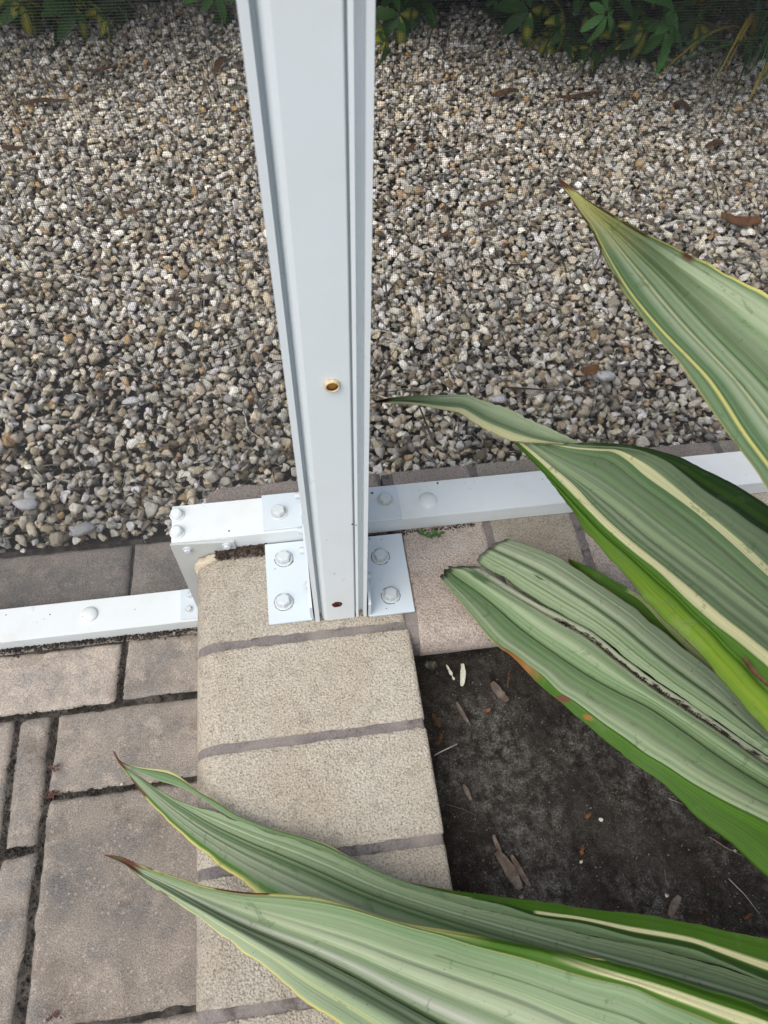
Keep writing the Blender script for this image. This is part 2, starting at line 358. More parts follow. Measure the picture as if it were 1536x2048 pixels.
pv = [(-.700, -.3785, -.0405, .0445, .004), (-.3715, -.190, -.0375, .0475, .003), (-1.03, -.7065, -.041, .044, 0),
      (-.4545, -.190, -.1505, -.0475, .003), (-.4535, -.190, -.391, -.1565, -.002), (-.5005, -.4625, -.2055, -.0495, -.004),
      (-.5035, -.4635, -.395, -.2145, .004), (-.62, -.5085, -.205, -.049, -.003), (-.62, -.511, -.40, -.214, .0),
      (-.74, -.6265, -.29, -.049, 0), (-.86, -.7465, -.29, -.049, 0), (-.98, -.8665, -.29, -.049, 0), (-.4535, -.190, -.63, -.3985, 0), (-.62, -.4615, -.52, -.4055, 0),
      (-.62, -.4615, -.63, -.5265, 0), (-.86, -.6265, -.42, -.2965, 0), (-.74, -.6265, -.66, -.4265, 0)]
for i, (a, b, c, d, sk) in enumerate(pv):
    rough_slab('paver', a-.0009, b+.0009, c-.0009, d+.0009, ZG+random.uniform(-.0012, .0012), .014, M['paver_dark' if i == 4 else 'paver_mid' if i in (3, 5, 6, 7, 8) else 'paver'], patio, i+3, sk)
yy = -.63
for r in range(6):                      # plain courses farther off, out of the picture
    for q in range(5): rough_slab('paver', -1.3+q*.222+(r % 2)*.06, -1.3+q*.222+.215+(r % 2)*.06, yy-.222*(r+1)-.01, yy-.222*r-.017, ZG, .014, M['paver'], patio, 40+r*5+q, 0, step=.02)
xs = [-1.02, -.80, -.585, -.3712, -.2385]
for i in range(4):                      # ledge pavers beyond the lower rail, behind the screen
    rough_slab('paver', xs[i]+.0025, xs[i+1]-.0025, .0475, .2035, ZG+.001, .014, M['paver'], patio, 70+i, .004, jit=.0015, bev=.003)
# loose dirt along the foot of the lower rail
def crumbs(name, n, fn, mat, parent, smin, smax, col=None, kind='stuff'):
    ico = bmesh.new(); bmesh.ops.create_icosphere(ico, subdivisions=1, radius=1); B = np.array([v.co[:] for v in ico.verts]); T = np.array([[v.index for v in f.verts] for f in ico.faces]); ico.free()
    Vs, Fs = [], []
    for i in range(n):
        p = fn(i)
        if p is None: continue
        s = random.uniform(smin, smax); R = np.array(Euler([random.uniform(0, 6.3) for _ in range(3)]).to_matrix())
        Q = (B*RNG.uniform(.65, 1.2, (len(B), 1))*np.array([1, random.uniform(.5, 1), random.uniform(.35, .8)])*s) @ R.T+np.array(p)
        Fs.append(T+len(Vs)*len(B)); Vs.append(Q)
    o = link(name, mesh_np(name, np.concatenate(Vs), np.concatenate(Fs), mat, smooth=False), parent)
    if kind: o['kind'] = kind
    return o
crumbs('loose_dirt', 1500, lambda i: (random.uniform(-.70, -.24), .0535-abs(random.gauss(0, .004)), ZG+random.uniform(-.001, .003)), M['joint'], patio, .0008, .0026)
crumbs('joint_crumbs', 2200, lambda i: random.choice([(random.uniform(-.70, -.24), random.gauss(-.0435, .0022), ZG-.006+random.uniform(0, .004)), (random.gauss(-.4585, .0022), random.uniform(-.40, -.05), ZG-.006+random.uniform(0, .004)),
        (random.gauss(-.375, .002), random.uniform(-.04, .05), ZG-.006+random.uniform(0, .004)), (random.uniform(-.455, -.24), random.gauss(-.1535, .0018), ZG-.006+random.uniform(0, .004)), (random.gauss(-.5045, .0022), random.uniform(-.4, -.05), ZG-.006+random.uniform(0, .004)), (random.uniform(-.5, -.46), random.gauss(-.21, .002), ZG-.006+random.uniform(0, .004))]), M['joint'], patio, .0008, .0024)

# ------------------------------------------------------------------ gravel
def ico_np(sub):
    b = bmesh.new(); bmesh.ops.create_icosphere(b, subdivisions=sub, radius=1); V = np.array([v.co[:] for v in b.verts]); T = np.array([[v.index for v in f.verts] for f in b.faces]); b.free(); return V, T
def rock_templates(sub, n, seed):
    r = np.random.default_rng(seed); V, T = ico_np(sub); out = []
    for _ in range(n):
        Q = V.copy()
        for k in range(r.integers(8, 15)):
            d = r.normal(size=3); d /= np.linalg.norm(d); h = r.uniform(.5, .85); s = Q@d; m = s > h; Q[m] -= np.outer(s[m]-h, d)*.96
        Q *= 1+.10*np.sin(V@r.normal(size=3)*3+r.uniform(0, 6))[:, None]
        Q *= np.array([1, r.uniform(.62, .95), r.uniform(.42, .75)]); out.append(Q)
    return out, T
tem_col = bpy.data.collections.new('gravel_shapes')          # shapes only, not part of the scene itself
NTEM = 34; rt = np.random.default_rng(5)
for i in range(NTEM):
    b = bmesh.new(); npt = rt.integers(11, 19); P = rt.normal(size=(npt, 3)); P /= np.linalg.norm(P, axis=1)[:, None]; P *= rt.uniform(.78, 1.08, (npt, 1))*np.array([1, rt.uniform(.6, .95), rt.uniform(.42, .72)])
    for p in P: b.verts.new(p)
    res = bmesh.ops.convex_hull(b, input=b.verts[:]); bmesh.ops.delete(b, geom=list({g_ for g_ in res['geom_interior']+res['geom_unused'] if isinstance(g_, bmesh.types.BMVert)}), context='VERTS')
    bmesh.ops.dissolve_limit(b, angle_limit=.25, verts=b.verts[:], edges=b.edges[:])
    bmesh.ops.bevel(b, geom=b.edges[:], offset=(.10 if i % 3 else .2), segments=2, affect='EDGES', profile=.6)
    bmesh.ops.triangulate(b, faces=b.faces[:])
    for v in b.verts: v.co += mnoise.noise_vector(v.co*2.2+Vector((i*3, 0, 0)))*.07
    me = bpy.data.meshes.new('gravel_shape'); b.to_mesh(me); b.free(); me.materials.append(M['stone'])
    for p in me.polygons: p.use_smooth = True
    tem_col.objects.link(bpy.data.objects.new('gravel_shape_%02d' % i, me))
PAL = np.array([(.66, .645, .59), (.58, .51, .40), (.44, .42, .38), (.46, .32, .18), (.78, .77, .74), (.19, .16, .13), (.62, .56, .46), (.42, .35, .27), (.55, .55, .53)])
PW = np.array([.25, .15, .13, .03, .15, .05, .11, .05, .08]); PW = PW/PW.sum()
def gravel_pts(y0, y1, sp, seed, z0, zr):
    r = np.random.default_rng(seed); out = []; y = y0; row = 0
    while y < y1:
        xl = -.66-.17*(y-.2)-.12; xr = .76+.42*(y-.2)+.12; x = xl+(row % 2)*sp/2
        while x < xr:
            px = x+r.normal(0, sp*.26); py = y+r.normal(0, sp*.26)
            lim = .210 if px < -.243 else .1545
            if py > lim+.004+r.uniform(0, .004): out.append((px, py, z0+r.uniform(0, zr)+.009*math.sin(px*5+1)*math.sin(py*4)*min(1, (py-.15)*4)))
            x += sp
        y += sp*.87; row += 1
    return np.array(out)
def gravel_obj():
    r = np.random.default_rng(8)
    P = [gravel_pts(.15, 2.35, .0150, 1, -.2125, .004), gravel_pts(.15, 2.35, .0165, 2, -.2035, .006), gravel_pts(.15, 2.35, .0245, 3, -.1955, .006)]
    Sz = np.concatenate([r.uniform(.006, .010, len(P[0])), .0068+.0078*r.beta(2, 3, len(P[1])), .0072+.0108*r.beta(2, 3.3, len(P[2]))])
    P = np.concatenate(P); n = len(P); me = bpy.data.meshes.new('gravel'); me.vertices.add(n); me.vertices.foreach_set('co', P.astype(np.float32).ravel())
    rot = np.stack([r.normal(0, .45, n), r.normal(0, .45, n), r.uniform(0, 6.283, n)], -1)
    c = PAL[r.choice(len(PAL), n, p=PW)]*r.uniform(.72, 1.28, (n, 1)); c[:, 2] *= r.uniform(.86, 1.02, n); c[:, 0] *= 1.03; c *= (1.09-.36*(r.random(n) < .17))[:, None]
    # a random share of the stones is darker than the rest
    for nm, typ, arr, key in (('rot', 'FLOAT_VECTOR', rot, 'vector'), ('stone_col', 'FLOAT_VECTOR', c, 'vector')):
        at_ = me.attributes.new(nm, typ, 'POINT'); at_.data.foreach_set(key, arr.astype(np.float32).ravel())
    at_ = me.attributes.new('siz', 'FLOAT', 'POINT'); at_.data.foreach_set('value', Sz.astype(np.float32))
    at_ = me.attributes.new('idx', 'INT', 'POINT'); at_.data.foreach_set('value', r.integers(0, NTEM, n).astype(np.int32))
    me.materials.append(M['stone']); o = bpy.data.objects.new('gravel', me); COL.objects.link(o)
    ng = bpy.data.node_groups.new('scatter_stones', 'GeometryNodeTree'); ng.interface.new_socket('Geometry', in_out='INPUT', socket_type='NodeSocketGeometry'); ng.interface.new_socket('Geometry', in_out='OUTPUT', socket_type='NodeSocketGeometry')
    N = ng.nodes; L = ng.links; gi = N.new('NodeGroupInput'); go = N.new('NodeGroupOutput'); iop = N.new('GeometryNodeInstanceOnPoints'); ci = N.new('GeometryNodeCollectionInfo')
    ci.inputs['Collection'].default_value = tem_col; ci.inputs['Separate Children'].default_value = True; ci.inputs['Reset Children'].default_value = True
    def na(nm, typ): q = N.new('GeometryNodeInputNamedAttribute'); q.data_type = typ; q.inputs[0].default_value = nm; return q.outputs[0]
    L.new(gi.outputs[0], iop.inputs['Points']); L.new(ci.outputs[0], iop.inputs['Instance']); iop.inputs['Pick Instance'].default_value = True
    L.new(na('idx', 'INT'), iop.inputs['Instance Index']); L.new(na('rot', 'FLOAT_VECTOR'), iop.inputs['Rotation']); L.new(na('siz', 'FLOAT'), iop.inputs['Scale'])
    L.new(iop.outputs[0], go.inputs[0]); md = o.modifiers.new('stones', 'NODES'); md.node_group = ng; return o
tag(gravel_obj(), 'white, grey and tan limestone gravel seen through the insect screen', 'gravel', kind='stuff')
bm = bmesh.new(); bm_box(bm, -3, 3, .204, 2.6, -.2212, -.2140)
tag(from_bm('gravel_base', bm, M['ground']), kind='structure')

# ------------------------------------------------------------------ brick coping wall
wall = empty('brick_coping_wall', (-.02, 0, ZG), 'low corner wall capped with cream bullnose bricks and brown mortar joints, carrying the white post', 'wall')
TH = .057; R_ = TH/2
def bull_profile(L, nflat, r=R_, th=TH, dz=0):
    """from the square end (0) to the bullnose end (L): list of (s, z)"""
    P = [(0, -th), (0, -.0028), (.0009, -.0009), (.0028, 0)]
    for i in range(1, nflat): P.append((.0028+(L-r-.0028)*i/nflat, 0))
    P.append((L-r, 0))
    for i in range(1, 15): a = math.pi*i/14; P.append((L-r+r*math.sin(a), -r+r*math.cos(a)))
    return [(s, z+dz) for s, z in P]
def bull_brick(name, origin, dirL, dirW, L, W, mat, seed, parent=wall, inset=0, sq_end_cap=True, jit=.0017):
    """origin: top corner at the square end; runs L along dirL, W along dirW; bullnose at the far end"""
    prof = bull_profile(L, max(4, int(L/.0035)), R_-inset, TH-2*inset, -inset); nw = max(5, int(W/.004))
    b = .0016; ws = [0, b*.35, b]+[b+(W-2*b)*i/nw for i in range(1, nw)]+[W-b, W-b*.35, W]
    ws = np.array(ws); Pn = np.array(prof); n, m = len(ws), len(Pn)
    Vv = np.zeros((n, m, 3)); dl = np.array(dirL); dw = np.array(dirW); o = np.array(origin)
    nxt = np.gradient(Pn, axis=0); nn = np.stack([-nxt[:, 1], nxt[:, 0]], -1); nn /= np.linalg.norm(nn, axis=1)[:, None]+1e-9
    for i, wv in enumerate(ws):
        e = min(wv, W-wv); ins = 0 if e >= b else b*(1-math.sqrt(max(0, 1-(1-e/b)**2)))
        s = Pn[:, 0]-nn[:, 0]*ins; z = Pn[:, 1]-nn[:, 1]*ins
        Vv[i] = o+np.outer(s, dl)+np.outer(np.full(m, wv), dw)+np.stack([0*z, 0*z, z], -1)
    X = Vv.reshape(-1, 3); nz = fbm2(X[:, 0]*110+X[:, 2]*60+200, X[:, 1]*110+200, seed, 3)-.5; n2 = fbm2(X[:, 0]*110+X[:, 2]*60+300, X[:, 1]*110+333, seed+3, 3)-.5
    ed = np.repeat(np.clip(1-np.minimum(ws, W-ws)/.006, 0, 1), m)
    X = X+np.outer(nz*ed*jit*2, dw)+np.outer(n2*jit*.7, np.array([0, 0, 1]))-np.outer(np.abs(n2)*ed*.0028, np.array([0, 0, 1]))
    I = np.arange(n*m).reshape(n, m); Fc = np.stack([I[:-1, :-1], I[:-1, 1:], I[1:, 1:], I[1:, :-1]], -1).reshape(-1, 4)
    me = bpy.data.meshes.new(name); bmx = bmesh.new(); vs = [bmx.verts.new(p) for p in X]
    for f in Fc: bmx.faces.new([vs[k] for k in f])
    for row in (I[0], I[-1]): bmx.faces.new([vs[k] for k in row])
    bmx.faces.new([vs[k] for k in I[:, 0]]) if False else None
    bmesh.ops.recalc_face_normals(bmx, faces=bmx.faces); bmx.to_mesh(me); bmx.free(); me.materials.append(mat)
    for p in me.polygons: p.use_smooth = len(p.vertices) == 4
    return link(name, me, parent)
PIT = .111; Y1 = -.0694; BW = .1018
LEFTX = -.2381
# left column: bricks run along X, bullnose at -X; brick k has its far edge at joint k
for k in range(1, 9):
    y_hi = Y1-(k-1)*PIT-.0046
    x_sq = -.0005+random.uniform(-.0008, .0008)
    bull_brick('brick', (x_sq, y_hi-BW, 0), (-1, 0, 0), (0, 1, 0), x_sq-LEFTX, BW, M['brick'], 20+k)
bull_brick('brick', (-.0035, Y1+.0052, 0), (-1, 0, 0), (0, 1, 0), -.0035-LEFTX, .1035, M['brick'], 50)
# bricks behind the left stretch of the upper rail (pinkish)
bull_brick('brick', (-.0085, .0555, 0), (-1, 0, 0), (0, 1, 0), .2195, .0885, M['brick_pink'], 55)
# right row: bricks run along Y, bullnose towards the bed
x = .0105
for k in range(16):
    wv = .1015 if k else .1005
    bull_brick('brick', (x, .1432, 0), (0, -1, 0), (1, 0, 0), .2385, wv, M['brick_pink'] if k % 3 != 1 else M['brick'], 60+k); x += wv+.0095
# mortar: same profiles, a little smaller, one body
def mortar_body():
    bm = bmesh.new()
    def run(org, dl, dw, L, W, ins):
        prof = bull_profile(L, 4, R_-ins, TH-2*ins, -ins); A = []
        o = Vector(org); dl = Vector(dl); dw = Vector(dw)
        for wv in (0, W): A.append([bm.verts.new(o+dl*s+dw*wv+Vector((0, 0, z))) for s, z in prof])
        for i in range(len(prof)-1): bm.faces.new((A[0][i], A[0][i+1], A[1][i+1], A[1][i]))
        bm.faces.new(A[0]); bm.faces.new(A[1][::-1])
    run((-.0012, Y1-8*PIT, 0), (-1, 0, 0), (0, 1, 0), .2355, 8*PIT+.1165, .0019)
    run((-.0045, .0525, 0), (-1, 0, 0), (0, 1, 0), .2205, .0895, .0017)
    run((-.0025, .1412, 0), (0, -1, 0), (1, 0, 0), .2355, 1.77, .0012)
    return bm
o = from_bm('mortar', mortar_body(), M['mortar'], wall, smooth=False)
bm = bmesh.new(); bm_box(bm, -.222, -.012, -.96, .140, -.2210, -.0565)
from_bm('wall_core', bm, M['mortar'], wall)
bm = bmesh.new(); bm_box(bm, -.0118, 1.77, -.078, .1395, -.2209, -.0568)
from_bm('wall_core', bm, M['mortar'], wall)
# cream sealant where the coping meets the corner plate, black grime in that joint
def blob(name, pts, r, mat, parent, seed=0):
    bm = bmesh.new(); bm_tube(bm, pts, r, r*.7, 8); bmesh.ops.subdivide_edges(bm, edges=bm.edges, cuts=1, use_grid_fill=True)
    for v in bm.verts:
        n_ = mnoise.noise_vector(v.co*180+Vector((seed, 0, 0))); v.co += n_*r*.45
    return from_bm(name, bm, mat, parent, smooth=True)
blob('sealant', [(-.2365, .0445, -.030), (-.2340, .0440, -.018), (-.2280, .0425, -.0080), (-.219, .0425, -.0042), (-.210, .0440, -.0040)], .0072, M['sealant'], wall)
crumbs('grime', 520, lambda i: (random.uniform(-.212, -.152), .0475+random.gauss(0, .0032), random.uniform(-.0005, .0025)), M['grime'], wall, .0012, .0034)
crumbs('grime', 260, lambda i: (random.uniform(-.035, .10), .0505+random.gauss(0, .0016), random.uniform(-.0005, .001)), M['grime'], wall, .0007, .0018)

# ------------------------------------------------------------------ screen enclosure: post, rails, plates, bolts, screen
enc = empty('screen_enclosure', (-.075, .05, 0), 'white aluminium pool screen enclosure with bolted post, rails and dark insect mesh', 'screen enclosure')
PY = -.0546; PB = .1040; PH = 2.25
prof = [(-.1031, PB), (-.1031, PY), (-.0983, PY), (-.0981, PY+.010), (-.0962, PY+.0105), (-.0948, PY+.0045), (-.0925, PY+.0012), (-.0895, PY+.0004),
        (-.0600, PY+.0004), (-.0593, PY+.0007), (-.0591, PY+.0060), (-.0577, PY+.0060), (-.0576, PY+.0008), (-.0551, PY+.0004), (-.0548, PY+.0012), (-.0546, PY+.0085),
        (-.0506, PY+.0095), (-.0497, PY+.0090), (-.0494, PY), (-.0459, PY), (-.0459, PB)]
bm = bmesh.new(); bm_prism(bm, prof, 'z', .0012, PH)
post = from_bm('post', bm, M['paint_post'], enc, bevel=.0005)
def rail(x0, x1, z0, z1, y0=.0535, y1=.1041, mat=M['paint']):
    bm = bmesh.new(); bm_box(bm, x0, x1, y0, y1, z0, z1)
    bmesh.ops.bevel(bm, geom=bm.edges[:], offset=.0009, segments=2, affect='EDGES')
    return from_bm('bottom_rail', bm, mat, enc)
r_ul = rail(-.2588, -.1034, .0006, .0260)
r_ur = rail(-.0456, 1.75, .0006, .0260)
r_lo = rail(-1.25, -.2595, -.2068, -.1830)
bm = bmesh.new(); bm_box(bm, -.2575, -.2400, .0560, .1035, -.1829, .0004); from_bm('upright', bm, M['paint'], enc, bevel=.0006)
# bolts: washer flange + hex head, shared mesh
def bolt_mesh(name, rw, rh, h, mat, round_=False):
    bm = bmesh.new()
    bm_lathe(bm, [(0, 0), (rw, 0), (rw, .0009), (rw*.95, .0013), (rw*.86, .0016), (rh*1.10, .0012), (rh*.9, .0008)], 24)
    if round_: bm_lathe(bm, [(rh*1.05, .0008), (rh, h*.55), (rh*.86, h*.92), (rh*.6, h), (0, h*1.02)], 12)
    else:
        bm_lathe(bm, [(rh, .0008), (rh, h*.84), (rh*.87, h)], 6); bm_lathe(bm, [(rh*.87, h*.995), (rh*.70, h*1.03), (0, h*1.03)], 6)
    bmesh.ops.recalc_face_normals(bm, faces=bm.faces); me = bpy.data.meshes.new(name); bm.to_mesh(me); bm.free(); me.materials.append(mat)
    for p in me.polygons: p.use_smooth = abs(p.normal.z) < .95 and round_
    return me
B_big = bolt_mesh('hex_bolt', .0103, .0078, .0082, M['paint_bolt'])
B_small = bolt_mesh('hex_screw', .0056, .0041, .0042, M['paint_bolt'])
B_cap = bolt_mesh('cap_screw', .0086, .0068, .0085, M['paint'], True)
B_side = bolt_mesh('side_screw', .0046, .0042, .0052, M['paint_bolt'])
def put(me, p, parent, name='bolt', axis='z', spin=None):
    o = bpy.data.objects.new(name, me); COL.objects.link(o); o.parent = parent; o.location = Vector(p)-wloc(parent)
    rot = {'z': (0, 0, 0), '-y': (rad(90), 0, 0), 'x': (0, rad(90), 0), '-x': (0, rad(-90), 0)}[axis]
    o.rotation_euler = (Euler(rot).to_matrix() @ Matrix.Rotation(random.uniform(0, 1) if spin is None else spin, 3, 'Z')).to_euler(); return o
def L_bracket(xp0, xp1, y0, y1, z0, leg_x0, leg_x1, leg_h, mat, t=.0035):
    bm = bmesh.new(); bm_box(bm, xp0, xp1, y0, y1, z0, z0+t); bmesh.ops.bevel(bm, geom=bm.edges[:], offset=.0005, segments=1, affect='EDGES')
    o = from_bm('base_plate', bm, mat, enc)
    bm = bmesh.new()                       # leg with its front corner cut back
    bm_prism(bm, [(y0+.001, z0+t*.5), (y0+.0012, z0+leg_h*.75), (y0+.012, z0+leg_h), (y1-.001, z0+leg_h), (y1-.001, z0+t*.5)], 'x', leg_x0, leg_x1)
    from_bm('leg', bm, mat, o, bevel=.0004); return o
def dirt_ring(p, parent, r0=.0112):
    bm = bmesh.new(); bm_lathe(bm, [(r0, 0), (r0*.97, .00035), (0, .0004)], 30, Matrix.Translation(Vector(p)))
    for v in bm.verts: v.co += Vector((1, 1, 0))*0+mnoise.noise_vector(v.co*420)*.0011*Vector((1, 1, 0)).length*.6
    for v in bm.verts: v.co.z = min(v.co.z, p[2]+.00045)
    from_bm('dirt_ring', bm, M['grime_pale'], parent)
pl = L_bracket(-.1545, -.1062, -.0520, .0515, .0008, -.1080, -.1050, .040, M['paint_plate'])
pr = L_bracket(-.0425, .0090, -.0560, .0475, .0008, -.0440, -.0410, .040, M['paint_plate'])
for a, q, s in ((pl, (-.1330, .0290, .0043), .2), (pl, (-.1365, -.0270, .0043), .55), (pr, (-.0205, .0180, .0043), .9), (pr, (-.0155, -.0335, .0043), .35)): put(B_big, q, a, spin=s); dirt_ring(q, a)
ul = L_bracket(-.1530, -.1050, .0555, .1052, .0262, -.1075, -.1045, .034, M['paint_plate'], .003)
ur = L_bracket(-.0430, .0090, .0522, .1010, .0262, -.0455, -.0425, .034, M['paint_plate'], .003)
put(B_big, (-.1338, .0775, .0292), ul, spin=.6); put(B_big, (-.0070, .0800, .0292), ur, spin=.1)
for a, q, ax in ((ul, (-.1076, .088, .046), '-x'), (pl, (-.1080, .026, .024), '-x'), (pl, (-.1081, -.018, .022), '-x'), (pl, (-.1080, .049, .030), '-x'),
                 (pr, (-.0409, .021, .022), 'x'), (pr, (-.0409, -.016, .024), 'x'), (ur, (-.0424, .088, .046), 'x')): put(B_side, q, a, 'screw', ax)
# corner plate and its screws
bm = bmesh.new(); bm_prism(bm, [(-.2600, .0255), (-.1885, .0185), (-.1880, .0020), (-.2040, -.0010), (-.2230, -.010), (-.2330, -.030), (-.2355, -.198), (-.2600, -.198)], 'y', .0502, .0531)
cp = from_bm('corner_plate', bm, M['paint_dim'], enc, bevel=.0004)
for q in ((-.2424, .0501, .0135), (-.1975, .0501, .0130), (-.2450, .0501, -.118)): put(B_small, q, cp, 'screw', '-y')
put(B_cap, (-.2525, .0905, .0262), r_ul, 'cap_screw'); put(B_cap, (-.2520, .0660, .0262), r_ul, 'cap_screw')
bm = bmesh.new(); bm_box(bm, -.2915, -.2603, .0560, .1030, -.1828, -.1808); lp = from_bm('joining_plate', bm, M['paint_plate'], enc, bevel=.0004)
put(B_small, (-.2785, .0925, -.1808), lp, 'screw'); put(B_small, (-.2795, .0705, -.1808), lp, 'screw')
# dome plugs on the rails
def dome(p, r, h, parent, hole=False, mat=M['paint']):
    bm = bmesh.new(); T = Matrix.Translation(Vector(p)); bm_lathe(bm, [(r, 0)]+[(r*math.cos(a), .0008+h*math.sin(a)) for a in np.linspace(0, math.pi/2, 9)[:-1]]+[(0, .0008+h)], 32, T)
    o = from_bm('dome_plug', bm, mat, parent, smooth=True)
    if hole:
        bm = bmesh.new(); bm_lathe(bm, [(.0011, 0), (.0011, .0004), (0, .0004)], 10, Matrix.Translation(Vector(p)+Vector((-r*.62, -r*.30, h*.78)))); from_bm('dirt_hole', bm, M['dark_hole'], o)
dome((.0445, .0755, .0260), .0112, .0048, r_ur); dome((-.4165, .0805, -.1830), .0118, .0052, r_lo, True)
bm = bmesh.new(); bm_lathe(bm, [(.0052, 0), (.0052, .0005), (0, .0006)], 24, Matrix.Translation((-.4985, .0985, -.1830))); from_bm('flat_plug', bm, M['paint'], r_lo)
# fasteners in the post face
Ty = Matrix.Rotation(rad(90), 4, 'X')
def cup(p, r, depth, m_rim, m_in, m_floor):
    T = Matrix.Translation(Vector(p)) @ Ty
    bm = bmesh.new(); bm_lathe(bm, [(r*.70, 0), (r, 0), (r*.99, .0016), (r*.86, .0030), (r*.74, .0028), (r*.66, .0004)], 24, T); o = from_bm('screw_ring', bm, m_rim, post, smooth=True)
    bm = bmesh.new(); bm_lathe(bm, [(r*.74, .0024), (r*.64, .0008), (r*.62, -.0002+.0004)], 20, T); from_bm('ring_wall', bm, m_in, o, smooth=True)
    bm = bmesh.new(); bm_lathe(bm, [(r*.72, .0006), (r*.40, .0009), (r*.3, .0013), (0, .0014)], 20, T); from_bm('screw_head', bm, m_floor, o, smooth=True)
q = aty(664, 770, PY); cup((q[0], PY+.0004, q[2]), .0056, .003, M['cream_ring'], M['dark_hole'], M['rust_gold'])
q = aty(674, 1209, PY); T = Matrix.Translation(Vector((q[0], PY+.0004, q[2]))) @ Ty
bm = bmesh.new(); bm_lathe(bm, [(.0056, 0), (.0054, .0008), (.0046, .0010), (.0040, .0003), (.0020, .0002), (.0008, .0009), (0, .0010)], 14, T)
for v in bm.verts: v.co += mnoise.noise_vector(v.co*700)*.0007
o = from_bm('rusty_screw', bm, M['rust'], post, smooth=True)
bm = bmesh.new(); bm_lathe(bm, [(.0028, .0009), (.0024, .0011), (0, .0011)], 10, Matrix.Translation(Vector((q[0]+.0004, PY+.0004, q[2]-.0012))) @ Ty); from_bm('screw_socket', bm, M['dark_hole'], o)
def speck(p, r, parent, axis='y', mat=M['dark_hole']):
    T = Matrix.Translation(Vector(p)) @ (Ty if axis == 'y' else Matrix()); bm = bmesh.new(); bm_lathe(bm, [(r, 0), (r*.9, .0003), (0, .00035)], 9, T)
    for v in bm.verts: v.co += mnoise.noise_vector(v.co*900)*r*.5
    from_bm('dirt_speck', bm, mat, parent)
for px, py, r in ((669, 1147, .0006), (705, 1048, .0010), (712, 1050, .0006), (653, 1080, .0003)): q = aty(px, py, PY+.0004); speck(q-np.array([0, .0002, 0]), r, post)
for px, py, z, r, pa in ((744, 986, .0293, .0017, ur), (458, 1062, .0261, .0010, r_ul), (739, 1078, .0044, .0008, pr), (763, 1079, .0044, .0007, pr), (773, 1217, .0044, .0007, pr), (550, 1138, .0044, .0006, pl),
                   (100, 1229, -.1829, .0010, r_lo), (270, 1219, -.1829, .0006, r_lo), (88, 1238, -.1829, .0005, r_lo), (12, 1230, -.1829, .0007, r_lo), (875, 966, .0261, .0015, r_ur), (1085, 958, .0261, .0006, r_ur)): speck(at(px, py, z), r, pa, 'z')
# insect screen: every wire is real geometry
def wires(name, ws):
    V, Fc = [], []
    rr = .00013
    for a, b, ax in ws:
        a = np.array(a); b = np.array(b); n = len(V)
        offs = [(-rr, 0), (rr*.5, -rr*.87), (rr*.5, rr*.87)]
        for e in (a, b):
            for o1, o2 in offs: V.append(e+(np.array([o2, o1, 0]) if ax == 'v' else np.array([0, o1, o2])))
        for k in range(3): j = (k+1) % 3; Fc.append((n+k, n+j, n+3+j, n+3+k))
    o = link(name, mesh_np(name, V, Fc, M['wire'], False), enc); o['kind'] = 'stuff'; return o
YS = .1060; pv_, ph_ = .00160, .00170; W_ = []
x = -1.22
while x < 1.72:
    if not -.1025 < x < -.0465: W_.append(((x, YS, -.206 if x < -.259 else .0015), (x, YS, 1.9), 'v'))
    x += pv_
z = -.205
while z < 1.9:
    if z < .0015: W_.append(((-1.22, YS+.00026, z), (-.258, YS+.00026, z), 'h'))
    else: W_.append(((-1.22, YS+.00026, z), (-.103, YS+.00026, z), 'h')); W_.append(((-.046, YS+.00026, z), (1.72, YS+.00026, z), 'h'))
    z += ph_
wires('insect_screen', W_)

# ------------------------------------------------------------------ variegated plant
B0 = np.array([.455, -.575, -.05])
plant = empty('variegated_plant', tuple(B0), 'large plant with broad green and cream striped strap leaves spreading over the bricks', 'plant')
C_ = dict(pale=(.40, .465, .30), mid=(.185, .275, .135), grn=(.070, .150, .045), dark=(.026, .066, .008), rim=(.055, .14, .008), lime=(.17, .27, .010), yel=(.66, .60, .19), cream=(.70, .68, .38), grey=(.16, .215, .12),
          brown=(.13, .05, .025), rust=(.30, .13, .03), dirt=(.035, .026, .022), white=(.60, .62, .50))
def crom(P, n):
    P = np.asarray(P, float); d = np.r_[0, np.cumsum(np.linalg.norm(np.diff(P, axis=0), axis=1))]; d /= d[-1]
    k = len(P); m = np.zeros_like(P)
    for i in range(k):
        a, b = max(0, i-1), min(k-1, i+1); m[i] = (P[b]-P[a])/max(1e-9, d[b]-d[a])
    t = np.linspace(0, 1, n); out = np.zeros((n, P.shape[1])); idx = np.clip(np.searchsorted(d, t, side='right')-1, 0, k-2)
    h = (d[idx+1]-d[idx]); s = ((t-d[idx])/np.maximum(h, 1e-9))[:, None]; h = h[:, None]
    return (2*s**3-3*s**2+1)*P[idx]+(s**3-2*s**2+s)*h*m[idx]+(-2*s**3+3*s**2)*P[idx+1]+(s**3-s**2)*h*m[idx+1]
def zline(zs, t): return float(np.interp(t, [a for a, _ in zs], [b for _, b in zs]))
